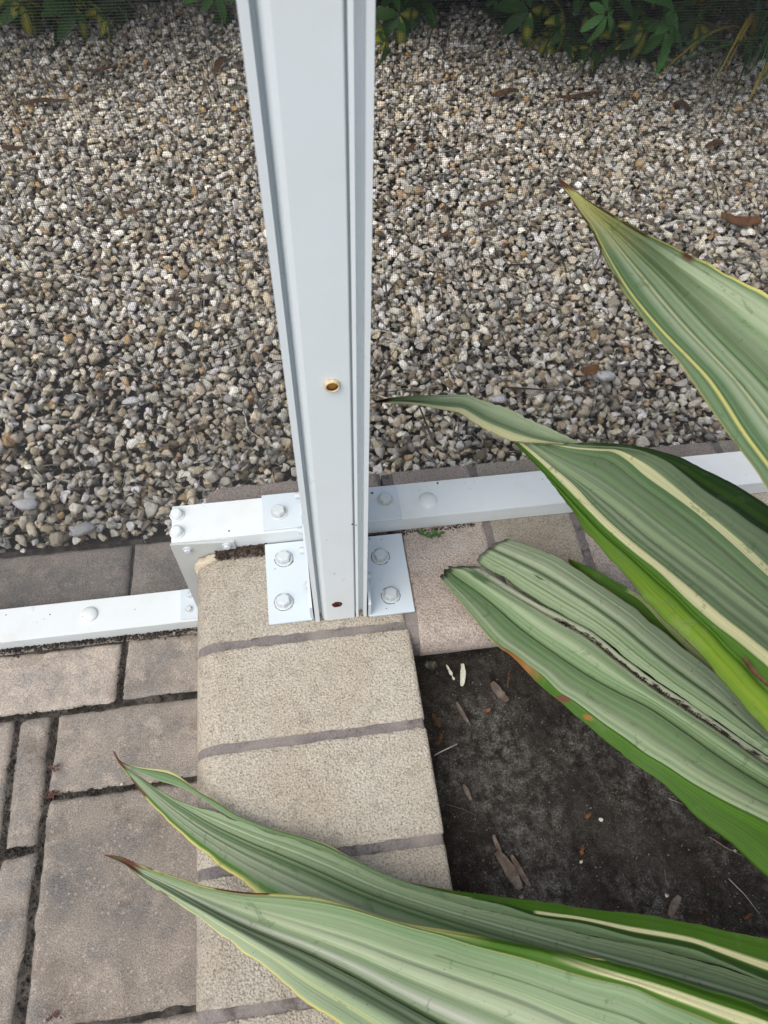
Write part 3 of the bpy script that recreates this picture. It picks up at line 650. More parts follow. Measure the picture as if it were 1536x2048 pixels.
def rails_world(rails, base=True, wid=.085, lift=.06, mid=.5):
    """rails: [(u, [(px,py,z),...])]; all are continued out of the picture to the plant's base"""
    R = [(u, [at(*p) for p in pts]) for u, pts in rails]
    if base:
        last = np.array([r[1][-1] for r in R]); c = last.mean(0); d = (B0-c)*np.array([1, 1, 0]); d /= np.linalg.norm(d); perp = np.array([-d[1], d[0], 0])
        sg = 1 if (last[-1]-last[0])@perp > 0 else -1
        for u, pts in R:
            bp = B0-d*.03+perp*sg*(u-.5)*wid+np.array([0, 0, .10*(abs(u-.5)*2)**1.5*.3+.03]); l = pts[-1]
            prev = pts[-2]; tang = (l-prev)/np.linalg.norm(l-prev); D = np.linalg.norm(bp-l)
            m_ = l+(bp-l)*mid+np.array([0, 0, lift])*1.0
            pts.append(m_); pts.append(bp)
    return R
def leaf_grid(R, nr, nc, colfn, pleats, seed, amp=.0011, vmax=1.0):
    us = np.array([u for u, _ in R]); RR = np.stack([crom(p, nr) for _, p in R], 1)
    U = np.linspace(0, 1, nc); G = np.zeros((nr, nc, 3))
    # smooth interpolation across rails
    k = len(us)
    mm = np.zeros_like(RR)
    for i in range(k):
        a, b = max(0, i-1), min(k-1, i+1); mm[:, i] = (RR[:, b]-RR[:, a])/(us[b]-us[a])
    idx = np.clip(np.searchsorted(us, U, side='right')-1, 0, k-2); h = us[idx+1]-us[idx]; s = (U-us[idx])/h
    s = s[None, :, None]; h = h[None, :, None]
    G = (2*s**3-3*s**2+1)*RR[:, idx]+(s**3-2*s**2+s)*h*mm[:, idx]*.7+(-2*s**3+3*s**2)*RR[:, idx+1]+(s**3-s**2)*h*mm[:, idx+1]*.7
    du = np.gradient(G, axis=1); dv = np.gradient(G, axis=0); N = np.cross(du, dv); N /= np.linalg.norm(N, axis=2, keepdims=True)+1e-12
    if N[..., 2].mean() < 0: N = -N
    v = np.linspace(0, 1, nr)[:, None]*np.ones((1, nc)); uu = U[None, :]*np.ones((nr, 1))
    wv = np.linalg.norm(G[:, -1]-G[:, 0], axis=1)[:, None]; wf = np.clip(wv/.08, .05, 1.3)
    disp = np.zeros_like(uu)
    for uc, w_, dep in pleats: disp -= dep*np.exp(-((uu-uc)/w_)**2)
    disp += amp*(vnoise(uu*14+v*1.2+seed, seed)-.5)*2+amp*.55*(vnoise(uu*34+v*2+seed, seed+1)-.5)*2
    disp += amp*1.5*(vnoise2(uu*2.5+seed, v*9+seed, seed+4)-.5)
    G = G+N*(disp*wf)[..., None]
    eu = du/(np.linalg.norm(du, axis=2, keepdims=True)+1e-12); ek = (np.clip(1-uu/.05, 0, 1)-np.clip(1-(1-uu)/.05, 0, 1))*np.clip(wv/.03, 0, 1)
    jn = (vnoise(v*70+seed, seed+21)-.5)*.0016+(vnoise(v*190+seed, seed+22)-.5)*.0007
    G = G+eu*(ek*jn)[..., None]
    C = colfn(uu, v, seed)
    return G, N, C, uu, v
def stripes(u, v, seed, base='mid'):
    s = .55*vnoise(u*6+v*.4+seed, seed)+.30*vnoise(u*15+v*.7+seed, seed+1)+.15*vnoise(u*48+v*1.2, seed+2)
    s = np.clip((s-.5)*1.45+.60+.25*(vnoise2(u*3+seed, v*6, seed+7)-.5), 0, 1)[..., None]
    g, m, p = (np.array(C_[k]) for k in ('grn', 'mid', 'pale'))
    c = np.where(s < .5, g+(m-g)*(s*2), m+(p-m)*(s*2-1)); return c
def band(c, u, v, uc, hw, col, soft=.25, op=1.0, v0=-1, v1=2):
    a = np.clip((hw-np.abs(u-uc))/(hw*soft+1e-6), 0, 1)*op*((v > v0) & (v < v1)); a = a[..., None]
    return c*(1-a)+np.array(C_[col])*a
def between(c, u, v, a_, b_, col, soft=.006, op=1.0, tex=0, seed=0):
    k = np.clip((u-a_)/soft, 0, 1)*np.clip((b_-u)/soft, 0, 1)*op; k = k[..., None]; t = np.array(C_[col])*(1+tex*(vnoise(u*70+v*2+seed, seed+11)-.5))[..., None]
    return c*(1-k)+t*k
def spot(c, u, v, uc, vc, ru, rv, col, op=1.0, seed=0):
    d = ((u-uc)/ru)**2+((v-vc)/rv)**2+.9*(vnoise2(u*90+seed, v*160+seed, seed+2)-.5); k = np.clip((1-d)*3, 0, 1)[..., None]*op
    return c*(1-k)+np.array(C_[col])*k
def build_leaf(grids, parent=None, name='leaf', thick=.0011, mat=None):
    parent = parent or plant
    Vs, Fs, Cs, Us = [], [], [], []; off = 0
    for G, N, C, uu, vv in grids:
        nr, nc = uu.shape; I = np.arange(nr*nc).reshape(nr, nc)
        wv = np.linalg.norm(G[:, -1]-G[:, 0], axis=1)[:, None, None]
        th = np.minimum(thick, wv*.05)*np.clip(np.minimum(uu, 1-uu)/.02, .25, 1)[..., None]
        top = G.reshape(-1, 3); bot = (G-N*th).reshape(-1, 3)
        q = np.stack([I[:-1, :-1], I[:-1, 1:], I[1:, 1:], I[1:, :-1]], -1).reshape(-1, 4)
        n = nr*nc; rim = np.concatenate([I[0, :], I[1:, -1], I[-1, -2::-1], I[-2:0:-1, 0]]); i = np.arange(len(rim)); j = (i+1) % len(rim)
        sk = np.stack([rim[i], rim[j], rim[j]+n, rim[i]+n], -1)
        Vs += [top, bot]; Fs.append(np.concatenate([q, q[:, ::-1]+n, sk])+off); off += 2*n
        under = C.reshape(-1, 3)*.35+np.array(C_['rim'])*.65
        Cs += [C.reshape(-1, 3), under]; uv = np.stack([uu.ravel(), vv.ravel()], -1); Us += [uv, uv]
    V = np.concatenate(Vs)
    me = mesh_np(name, V, np.concatenate(Fs), mat or M['leaf'], True, np.concatenate(Cs), np.concatenate(Us))
    return link(name, me, parent)
def Z(pts, zs):
    """give traced points a height that varies along the rail"""
    P = np.array(pts, float); d = np.r_[0, np.cumsum(np.linalg.norm(np.diff(P, axis=0), axis=1))]; d /= d[-1]
    return [(p[0], p[1], zline(zs, t)) for p, t in zip(P, d)]
def tipbrown(c, u, v, vt, seed, edge=0, ev=.1):
    k = np.clip((vt-v+.012*(vnoise(u*6+seed, seed)-.5))/(vt*.25), 0, 1)[..., None]; c = c*(1-k)+np.array(C_['brown'])*k
    if edge:
        e = np.clip((edge-np.minimum(u, 1-u))/edge*2, 0, 1)*(v < ev)*(vnoise(v*60+seed, seed+3) > .35); c = c*(1-e[..., None])+np.array(C_['brown'])*e[..., None]
    return c

def zz(base, dz, dz1=None, ramp=.35):
    out = []
    for a in np.linspace(0, 1, 21):
        k = min(1, a/ramp); k = k*k*(3-2*k); out.append((a, zline(base, a)+(dz+((dz1-dz)*a if dz1 is not None else 0))*k))
    return out
# leaf A: upper right, tip over the gravel
zA = [(0, .450), (.3, .445), (.7, .425), (1, .385)]
A0 = [(1113, 352), (1127, 378), (1141, 396), (1160, 425), (1183, 455), (1192, 473), (1215, 520), (1246, 577), (1280, 625), (1310, 668), (1356, 722), (1400, 785), (1430, 830), (1475, 890), (1515, 940), (1560, 1010), (1630, 1110)]
A1 = [(1113, 352), (1130, 378), (1146, 398), (1165, 425), (1188, 455), (1199, 478), (1222, 520), (1256, 575), (1292, 622), (1332, 668), (1378, 715), (1418, 758), (1448, 800), (1490, 865), (1536, 925), (1590, 995), (1660, 1090)]
A2 = [(1113, 352), (1134, 376), (1155, 397), (1180, 420), (1215, 452), (1243, 478), (1280, 515), (1325, 560), (1370, 608), (1415, 655), (1460, 700), (1500, 740), (1536, 778), (1600, 850), (1680, 940), (1760, 1035)]
A3 = [(1113, 352), (1137, 375), (1162, 395), (1192, 418), (1232, 445), (1265, 467), (1310, 497), (1360, 535), (1410, 572), (1460, 610), (1500, 643), (1536, 670), (1610, 740), (1700, 830), (1800, 935)]
A4 = [(1113, 352), (1140, 372), (1165, 393), (1198, 415), (1245, 442), (1280, 462), (1330, 485), (1385, 511), (1440, 540), (1490, 567), (1536, 592), (1620, 645), (1730, 735), (1850, 850)]
zl = lambda dz: zz(zA, dz)
RA = rails_world([(0, Z(A0, zl(.006))), (.13, Z(A1, zl(0))), (.58, Z(A2, zl(-.022))), (.82, Z(A3, zl(-.008))), (1, Z(A4, zl(.004)))], lift=.07)
def colA(u, v, s):
    c = stripes(u, v, s)
    c = band(c, u, v, .36, .02, 'cream', .8, .75); c = band(c, u, v, .30, .05, 'pale', .9, .6); c = band(c, u, v, .52, .06, 'pale', .9, .6)
    c = between(c, u, v, .60, .78, 'grey', .05, .8); c = between(c, u, v, .86, .97, 'pale', .04, .7)  # grey stripe puts the shade of the fold valley into the colour
    c = between(c, u, v, .105, .135, 'yel', .012, .95); c = between(c, u, v, -.1, .10, 'mid', .02, .8); c = between(c, u, v, -.1, .014, 'yel', .008, .9)
    c = between(c, u, v, .972, 1.1, 'yel', .012, .95)
    k = np.clip(1-v/.10, 0, 1)[..., None]; c = c*(1-k)+np.array(C_['yel'])*k
    c = spot(c, u, v, .78, .33, .035, .02, 'grn', .8); c = spot(c, u, v, .72, .38, .02, .01, 'grn', .8, 3)
    return tipbrown(c, u, v, .022, s, .10, .13)
build_leaf([leaf_grid(RA, 210, 110, colA, [(.62, .03, .0025), (.22, .02, .0012)], 3)])

# leaf B: twisted leaf in the middle; main blade then the turned-over tip
zB = [(0, .214), (.3, .218), (.65, .232), (1, .250)]
b0 = [(1030, 884), (1060, 919), (1094, 961), (1136, 1015), (1184, 1080), (1240, 1139), (1274, 1181), (1286, 1199), (1305, 1215), (1318, 1231), (1357, 1265), (1396, 1304), (1435, 1350), (1469, 1392), (1500, 1426), (1536, 1465), (1600, 1540), (1680, 1625)]
bG = [(1032, 884), (1068, 922), (1106, 963), (1150, 1012), (1205, 1068), (1262, 1118), (1323, 1173), (1352, 1199), (1383, 1231), (1422, 1267), (1448, 1296), (1482, 1330), (1514, 1366), (1550, 1400), (1620, 1475), (1700, 1555)]
bY0 = [(1036, 884), (1082, 925), (1138, 981), (1175, 1019), (1214, 1058), (1266, 1103), (1318, 1144), (1370, 1196), (1428, 1248), (1474, 1283), (1536, 1335), (1610, 1400), (1720, 1500)]
bY1 = [(1046, 885), (1095, 924), (1148, 968), (1184, 1007), (1224, 1046), (1276, 1090), (1330, 1132), (1385, 1178), (1445, 1230), (1490, 1265), (1536, 1302), (1620, 1370), (1725, 1465)]
bM = [(1060, 886), (1120, 925), (1190, 968), (1250, 1010), (1310, 1058), (1380, 1110), (1440, 1155), (1490, 1195), (1536, 1232), (1630, 1310), (1740, 1405)]
bS0 = [(1100, 888), (1150, 897), (1200, 901), (1226, 903), (1253, 918), (1292, 951), (1344, 988), (1396, 1027), (1448, 1071), (1500, 1118), (1536, 1150), (1640, 1240), (1750, 1340)]
bS1 = [(1108, 888), (1155, 895), (1200, 897), (1230, 898), (1261, 910), (1305, 936), (1344, 967), (1396, 1011), (1448, 1053), (1500, 1097), (1536, 1131), (1645, 1222), (1755, 1320)]
bF = [(1125, 887), (1170, 892), (1215, 895), (1250, 898), (1284, 905), (1331, 925), (1370, 954), (1409, 985), (1461, 1019), (1500, 1048), (1536, 1071), (1650, 1165), (1765, 1270)]
bT = [(1150, 885), (1190, 885), (1225, 886), (1266, 890), (1318, 901), (1370, 918), (1422, 944), (1474, 970), (1536, 1009), (1660, 1105), (1780, 1215)]
zb = lambda dz, dz1=None: zz(zB, dz, dz1, .2)
RB = rails_world([(0, Z(b0, zb(-.006, -.012))), (.09, Z(bG, zb(-.001, -.002))), (.17, Z(bY0, zb(.0, .004))), (.205, Z(bY1, zb(-.001, .002))), (.43, Z(bM, zb(-.010, -.020))), (.66, Z(bS0, zb(-.006, -.012))), (.70, Z(bS1, zb(-.004, -.008))), (.84, Z(bF, zb(.002, .004))), (1, Z(bT, zb(-.008, -.016)))], lift=.03)
def colB(u, v, s):
    c = stripes(u, v, s); c = band(c, u, v, .30, .09, 'pale', .9, .45); c = band(c, u, v, .47, .05, 'pale', .9, .5); c = band(c, u, v, .56, .05, 'grey', .7, .6)
    c = between(c, u, v, .70, .85, 'grey', .01, .85, .3); c = between(c, u, v, .652, .70, 'cream', .006, .9)
    c = between(c, u, v, .170, .215, 'cream', .008, 1); c = between(c, u, v, -.1, .173, 'rim', .004, 1, .6)
    lk = (np.clip(1-np.abs(u-.045)/.05, 0, 1)**.7*np.clip((v-.10)/.22, 0, 1)*.95*(.75+.5*vnoise2(u*120, v*9, 5)))[..., None].clip(0, 1); c = c*(1-lk)+np.array(C_['lime'])*lk; c = between(c, u, v, .842, 1.1, 'dark', .004, 1, .9); c = band(c, u, v, .92, .03, 'rim', .9, .8)
    c = spot(c, u, v, .34, .09, .018, .011, 'grn', .9, 2); c = band(c, u, v, .0, .006, 'brown', .5, .7, -1, .5)
    return c
gB = leaf_grid(RB, 190, 150, colB, [(.105, .012, .002), (.505, .02, .0018), (.36, .015, .0012), (.60, .02, .0012)], 8)
t0 = [(750, 805), (789, 806), (838, 810), (870, 816), (896, 821), (919, 826), (942, 841), (968, 857), (1000, 873), (1026, 882), (1082, 886), (1118, 887)]
t1 = [(750, 804), (790, 803), (840, 806), (870, 810), (900, 813), (925, 816), (948, 828), (970, 841), (1017, 860), (1065, 876), (1098, 883), (1130, 887)]
t2 = [(750, 803), (792, 799), (845, 798), (880, 800), (925, 803), (955, 815), (990, 832), (1035, 850), (1080, 868), (1115, 880), (1142, 887)]
t3 = [(750, 802), (792, 794), (840, 791), (870, 790), (935, 790), (968, 802), (1017, 818), (1065, 841), (1114, 864), (1160, 885)]
zt = [(0, .208), (.4, .222), (.7, .222), (1, .219)]
RT = rails_world([(0, Z(t0, zt)), (.25, Z(t1, [(a, b-.002) for a, b in zt])), (.6, Z(t2, [(a, b-.006) for a, b in zt])), (1, Z(t3, zt))], base=False)
def colT(u, v, s):
    c = stripes(u*.8, v*.4, s); c = band(c, u, v, .75, .3, 'pale', .9, .55); c = between(c, u, v, -.1, .24, 'cream', .05, .95); c = between(c, u, v, -.1, .03, 'yel', .02, .9)
    c = spot(c, u, v, .38, .20, .07, .07, 'brown', .75, 4)
    return tipbrown(c, u, v, .085, s)
gT = leaf_grid(RT, 110, 60, colT, [(.55, .06, .0015)], 12, amp=.001)
build_leaf([gB, gT])

# leaf C: torn leaf resting over the bricks, two lobes
zC = [(0, .022), (.15, .030), (.5, .062), (.8, .090), (1, .10)]
c0 = [(873, 1143), (889, 1166), (917, 1198), (946, 1235), (975, 1272), (998, 1295), (1018, 1309), (1046, 1335), (1072, 1364), (1104, 1392), (1132, 1415), (1175, 1452), (1214, 1484), (1266, 1525), (1318, 1562), (1357, 1598), (1396, 1637), (1448, 1674), (1487, 1710), (1514, 1736), (1560, 1775), (1640, 1830)]
c1 = [(875, 1142), (891, 1164), (919, 1196), (949, 1232), (979, 1268), (1003, 1291), (1024, 1304), (1056, 1328), (1086, 1350), (1118, 1382), (1148, 1400), (1209, 1446), (1253, 1476), (1292, 1505), (1331, 1528), (1383, 1562), (1435, 1591), (1474, 1611), (1536, 1641), (1620, 1690), (1700, 1735)]
c2 = [(888, 1134), (915, 1155), (960, 1186), (1000, 1218), (1032, 1246), (1070, 1275), (1103, 1298), (1175, 1346), (1232, 1378), (1300, 1412), (1370, 1460), (1440, 1510), (1536, 1570), (1630, 1625), (1720, 1670)]
c3 = [(905, 1130), (935, 1143), (975, 1170), (1015, 1195), (1060, 1223), (1100, 1250), (1160, 1285), (1215, 1325), (1275, 1370), (1335, 1410), (1420, 1465), (1536, 1545), (1640, 1608), (1735, 1650)]
cS = [(936, 1122), (955, 1133), (989, 1154), (1020, 1174), (1043, 1188), (1089, 1214), (1132, 1236), (1188, 1267), (1240, 1309), (1292, 1348), (1329, 1374), (1370, 1400), (1440, 1448), (1536, 1512), (1650, 1580), (1750, 1625)]
zc = lambda dz: [(a, b+dz) for a, b in zC]
RC = rails_world([(0, Z(c0, zc(-.004))), (.09, Z(c1, zc(.002))), (.45, Z(c2, zc(-.006))), (.70, Z(c3, zc(.0))), (1, Z(cS, zc(-.008)))], lift=.02)
def colC(u, v, s):
    c = stripes(u, v, s); c = band(c, u, v, .20, .10, 'pale', .9, .5); c = band(c, u, v, .45, .045, 'grn', .8, .8); c = band(c, u, v, .40, .02, 'pale', .9, .6); c = band(c, u, v, .62, .05, 'pale', .9, .4)
    c = between(c, u, v, .84, 1.1, 'white', .05, .45); c = c*1.08
    m = (vnoise2(u*60, v*150, 31)*.6+vnoise2(u*140, v*330, 37)*.4 > .53)&(np.abs(u-.89) < .055+.02*(vnoise(v*25, 5)-.5))&(v > .17)&(v < .60); c = np.where(m[..., None], np.array(C_['dirt']), c)
    green = np.clip((v-.20)/.02, 0, 1)*np.clip((.088-u)/.004, 0, 1); c = c*(1-green[..., None])+(np.array(C_['rim'])*(1+.5*(vnoise(u*200+v*2, 3)-.5))[..., None])*green[..., None]
    c = between(c, u, v, -.1, .018, 'yel', .01, 1)*(v < .15)[..., None]+c*(v >= .15)[..., None]
    k = (np.clip((.09-u)/.02, 0, 1)*np.clip(1-np.abs(v-.195)/.05, 0, 1)*1.6).clip(0, 1)[..., None]; c = c*(1-k)+np.array(C_['rust'])*k
    c = spot(c, u, v, .042, .283, .045, .0100, 'brown', 1, 1); c = spot(c, u, v, .045, .325, .020, .006, 'rust', 1, 6)
    k = np.clip((.012-v)/.006, 0, 1)[..., None]*.9; c = c*(1-k)+np.array(C_['dirt'])*k
    c = spot(c, u, v, .75, .04, .10, .02, 'grn', .7, 8)
    return c
gC = leaf_grid(RC, 250, 130, colC, [(.46, .04, .0034), (.90, .05, .003), (.25, .03, .0010), (.095, .01, .001)], 21, amp=.0009)
# ragged torn end
def ragged(g, depth, seed, sharp=14):
    G, N, C, uu, vv = g; nr = G.shape[0]; U = uu[0]; cut = depth*(vnoise(U*sharp+seed, seed)*.7+vnoise(U*sharp*3+seed, seed+1)*.3)
    G2 = G.copy(); v = vv[:, 0]
    for j in range(G.shape[1]):
        s = cut[j]+(1-cut[j])*v**1.0; w_ = np.clip(1-v/.25, 0, 1); s = v+(cut[j])*(1-v)*np.clip(1-v/.3, 0, 1)
        for k in range(3): G2[:, j, k] = np.interp(s, v, G[:, j, k])
    return G2, N, C, uu, vv
gC = ragged(gC, .022, 5, 4)
d0 = [(946, 1112), (957, 1123), (980, 1140), (1009, 1155), (1043, 1180), (1089, 1209), (1132, 1233), (1188, 1264), (1240, 1306), (1292, 1345), (1329, 1372), (1370, 1399), (1440, 1447), (1536, 1511), (1650, 1579), (1750, 1624)]
d1 = [(962, 1097), (990, 1110), (1030, 1130), (1080, 1157), (1130, 1187), (1185, 1222), (1240, 1262), (1300, 1312), (1360, 1358), (1420, 1400), (1480, 1445), (1555, 1500), (1660, 1565), (1755, 1615)]
d2 = [(1010, 1077), (1043, 1086), (1089, 1102), (1118, 1114), (1146, 1132), (1175, 1152), (1204, 1172), (1238, 1195), (1275, 1220), (1300, 1243), (1331, 1267), (1370, 1298), (1409, 1327), (1443, 1358), (1474, 1392), (1500, 1426), (1570, 1490), (1670, 1550), (1765, 1600)]
RD = rails_world([(0, Z(d0, zc(.004))), (.45, Z(d1, zc(.010))), (1, Z(d2, zc(.004)))], lift=.02)
def colC2(u, v, s):
    c = stripes(u*.8, v, s)*1.05; c = band(c, u, v, .12, .10, 'pale', .9, .5); c = band(c, u, v, .55, .06, 'grn', .8, .6); c = between(c, u, v, .98, 1.1, 'brown', .01, .8); c = between(c, u, v, -.1, .010, 'dark', .01, .8)
    c = spot(c, u, v, .45, .10, .035, .010, 'dark', .8, 2); k = np.clip((.008-v)/.004, 0, 1)[..., None]*.8; return c*(1-k)+np.array(C_['dirt'])*k
gD = ragged(leaf_grid(RD, 210, 80, colC2, [(.30, .05, .0022), (.62, .05, .0018)], 33, amp=.0009), .016, 9, 3)
build_leaf([gC, gD])
# dirt crumbs lying in the fold of the torn leaf
Gc = gC[0]; r_ = random.Random(5)
def on_leaf(i):
    v = r_.choice([r_.uniform(.17, .45), r_.gauss(.195, .008), r_.gauss(.30, .03), r_.gauss(.37, .012), r_.gauss(.43, .03)]); v = min(max(v, .14), .58); u = r_.gauss(.885, .022)
    return Gc[int(v*249), min(129, int(u*129))]+np.array([0, 0, .0006])
dc = crumbs('soil_crumbs', 520, on_leaf, M['grime'], None, .0005, .0017); tag(dc, 'dark crumbs of soil lying along the fold of the torn leaf', 'soil', kind='stuff')
# leaf under C: slim dark green leaf with a cream edge
e0 = [(1137, 1117), (1180, 1135), (1215, 1153), (1250, 1172), (1283, 1194), (1340, 1250), (1450, 1355), (1560, 1460), (1700, 1575)]
e1 = [(1137, 1119), (1180, 1140), (1212, 1161), (1245, 1182), (1278, 1202), (1335, 1262), (1440, 1368), (1550, 1472), (1690, 1585)]
e2 = [(1138, 1124), (1175, 1168), (1225, 1215), (1290, 1262), (1380, 1345), (1480, 1430), (1560, 1500), (1680, 1590)]
RE_ = rails_world([(0, Z(e0, [(0, .030), (1, .075)])), (.3, Z(e1, [(0, .028), (1, .072)])), (1, Z(e2, [(0, .018), (1, .055)]))], lift=.01, wid=.06)
def colE_(u, v, s):
    c = stripes(u, v, s)*0+np.array(C_['rim'])*(1+.6*(vnoise(u*30+v, 3)-.5))[..., None]; c = between(c, u, v, .75, 1.1, 'grn', .3, .7); c = np.where(((u < .24)&(v > .12))[..., None], np.array(C_['cream']), c)
    c = between(c, u, v, -.1, .02, 'brown', .01, .8); return tipbrown(c, u, v, .015, s)
build_leaf([leaf_grid(RE_, 130, 40, colE_, [(.6, .1, .001)], 4, amp=.0006)])

# leaf D: lower leaf whose split tip reaches over the patio
zD = [(0, -.005), (.15, .010), (.5, .045), (.8, .075), (1, .085)]
f0 = [(225, 1501), (240, 1530), (267, 1565), (285, 1588), (309, 1615), (348, 1654), (390, 1690), (434, 1728), (479, 1761), (512, 1788), (600, 1850), (760, 1925), (900, 1980), (1080, 2050), (1280, 2120), (1480, 2180)]
f1 = [(226, 1502), (243, 1530), (272, 1564), (292, 1586), (318, 1612), (360, 1650), (405, 1684), (455, 1718), (505, 1748), (560, 1778), (660, 1826), (800, 1880), (950, 1930), (1130, 1990), (1330, 2055), (1520, 2115)]
f2 = [(226, 1502), (246, 1530), (290, 1562), (330, 1592), (380, 1622), (430, 1650), (500, 1682), (570, 1710), (650, 1744), (740, 1784), (850, 1822), (980, 1862), (1150, 1912), (1350, 1972), (1540, 2030)]
f3 = [(228, 1503), (248, 1531), (272, 1549), (315, 1579), (360, 1603), (398, 1616), (434, 1627), (467, 1639), (530, 1662), (610, 1688), (690, 1723), (770, 1760), (870, 1794), (1000, 1828), (1170, 1870), (1370, 1915), (1560, 1975)]
zd = lambda dz: zz(zD, dz)
RF = rails_world([(0, Z(f0, zd(-.004))), (.06, Z(f1, zd(0))), (.55, Z(f2, zd(-.014))), (1, Z(f3, zd(-.002)))], lift=.01)
def colD(u, v, s):
    c = stripes(u*1.1, v, s); c = between(c, u, v, -.1, .05, 'rim', .01, .9, .4); c = between(c, u, v, -.1, .022, 'yel', .008, .95); c = band(c, u, v, .72, .04, 'white', .9, .7); c = band(c, u, v, .40, .06, 'grn', .9, .5); c = band(c, u, v, .52, .05, 'grn', .8, .6)
    c = band(c, u, v, .5, .5, 'grn', .9, .22)
    c = band(c, u, v, .36+.05*v+.004*vnoise(v*40, 3), .006, 'dark', .5, .7, .10, .26); c = band(c, u, v, .80+.02*v, .006, 'dark', .5, .8, .12, .30)
    return tipbrown(c, u, v, .030, s, .05, .08)
gF = leaf_grid(RF, 230, 110, colD, [(.55, .03, .003), (.30, .03, .0015), (.82, .03, .0018)], 44)
h0 = [(228, 1503), (244, 1526), (267, 1540), (315, 1561), (366, 1577), (404, 1597), (440, 1622), (467, 1638), (530, 1661), (610, 1687), (690, 1722), (770, 1759), (870, 1793), (1000, 1827), (1170, 1869), (1370, 1914), (1560, 1974)]
h1 = [(228, 1502), (243, 1524), (276, 1537), (325, 1549), (360, 1562), (400, 1588), (440, 1611), (470, 1630), (540, 1658), (625, 1684), (700, 1718), (775, 1752), (870, 1783), (1002, 1812), (1073, 1836), (1170, 1851), (1268, 1877), (1385, 1900), (1444, 1924), (1536, 1963), (1570, 1975)]
h2 = [(228, 1501), (242, 1522), (276, 1534), (330, 1540), (348, 1546), (369, 1560), (396, 1581), (434, 1602), (464, 1623), (509, 1645), (554, 1659), (599, 1671), (655, 1688), (690, 1708), (733, 1731), (788, 1756), (866, 1774), (944, 1786), (1053, 1799), (1170, 1816), (1288, 1830), (1405, 1851), (1536, 1879), (1620, 1900)]
RH = rails_world([(0, Z(h0, zd(-.001))), (.5, Z(h1, zd(.006))), (1, Z(h2, zd(.0)))], lift=.01)
def colD2(u, v, s):
    c = stripes(u*.3+.4, v, s); ed = np.interp(v, [0, .30, .42, .6, 1], [.5, .62, .60, .52, .5])[:, :] if np.ndim(v) else .5
    k = np.clip((u-ed)/.02, 0, 1)*np.clip((v-.33)/.04, 0, 1); c = c*(1-k[..., None])+np.array(C_['rim'])*k[..., None]
    dk = np.clip((u-ed)/.02, 0, 1)*np.clip((ed+.14-u)/.03, 0, 1)*np.clip((v-.42)/.03, 0, 1); c = c*(1-dk[..., None])+np.array(C_['dark'])*dk[..., None]
    st = np.interp(v, [0, .33, .42, .5, 1], [.80, .80, .62, .70, .72]); kk = np.clip((.045-np.abs(u-st))/.015, 0, 1)*np.clip(v/.03, 0, 1)*np.where((v > .43)&(v < .49), 0, 1); c = c*(1-kk[..., None])+np.array(C_['cream'])*kk[..., None]
    y = np.clip((u-.80)/.06, 0, 1)*np.clip((.36-v)/.03, 0, 1); c = c*(1-y[..., None])+np.array(C_['yel'])*y[..., None]
    c = spot(c, u, v, .93, .115, .06, .004, 'brown', 1, 3); c = spot(c, u, v, .92, .14, .05, .004, 'brown', 1, 7)
    return tipbrown(c, u, v, .03, s)
gH = leaf_grid(RH, 230, 60, colD2, [(.3, .08, .001)], 51, amp=.0008)
build_leaf([gF, gH])

# leaf E: lowest leaf, nearest the camera
zE = [(0, .055), (.25, .085), (.6, .125), (1, .15)]
g0 = [(208, 1710), (249, 1729), (279, 1755), (315, 1779), (360, 1809), (390, 1830), (419, 1854), (449, 1876), (487, 1904), (537, 1939), (592, 1990), (631, 2017), (678, 2048), (790, 2130), (900, 2200), (1040, 2280)]
g1 = [(208, 1710), (251, 1728), (284, 1753), (322, 1775), (368, 1802), (402, 1820), (440, 1842), (480, 1864), (530, 1892), (590, 1926), (660, 1966), (730, 2005), (800, 2045), (900, 2105), (1000, 2160), (1140, 2240)]
g2 = [(208, 1710), (252, 1727), (290, 1750), (335, 1772), (385, 1800), (436, 1828), (495, 1857), (550, 1880), (612, 1906), (709, 1955), (788, 2000), (873, 2046), (980, 2100), (1100, 2160), (1240, 2225)]
g3 = [(208, 1710), (250, 1722), (290, 1743), (345, 1768), (410, 1792), (480, 1815), (560, 1840), (640, 1866), (720, 1893), (800, 1924), (905, 1962), (1036, 2010), (1150, 2060), (1260, 2110), (1380, 2170)]
g4 = [(208, 1710), (245, 1717), (278, 1733), (325, 1750), (365, 1764), (405, 1778), (485, 1794), (569, 1800), (640, 1808), (700, 1820), (760, 1838), (827, 1858), (885, 1873), (944, 1892), (1053, 1920), (1170, 1955), (1268, 1978), (1327, 2006), (1405, 2037), (1500, 2078), (1620, 2130)]
g5 = [(208, 1710), (243, 1715), (277, 1730), (321, 1746), (360, 1758), (399, 1772), (485, 1788), (569, 1792), (640, 1800), (729, 1827), (788, 1846), (866, 1862), (944, 1876), (1053, 1897), (1092, 1905), (1209, 1945), (1327, 1981), (1444, 2022), (1536, 2055), (1660, 2105)]
g6 = [(208, 1709), (243, 1713), (277, 1728), (321, 1744), (360, 1757), (399, 1770), (485, 1785), (569, 1790), (640, 1798), (729, 1824), (788, 1842), (866, 1856), (944, 1868), (1053, 1891), (1170, 1910), (1288, 1937), (1405, 1974), (1483, 1997), (1536, 2017), (1680, 2075)]
ze = lambda dz: zz(zE, dz)
RG = rails_world([(0, Z(g0, ze(-.002))), (.13, Z(g1, ze(.002))), (.32, Z(g2, ze(-.012))), (.55, Z(g3, ze(-.006))), (.86, Z(g4, ze(.003))), (.93, Z(g5, ze(.003))), (1, Z(g6, ze(-.002)))], lift=.0)
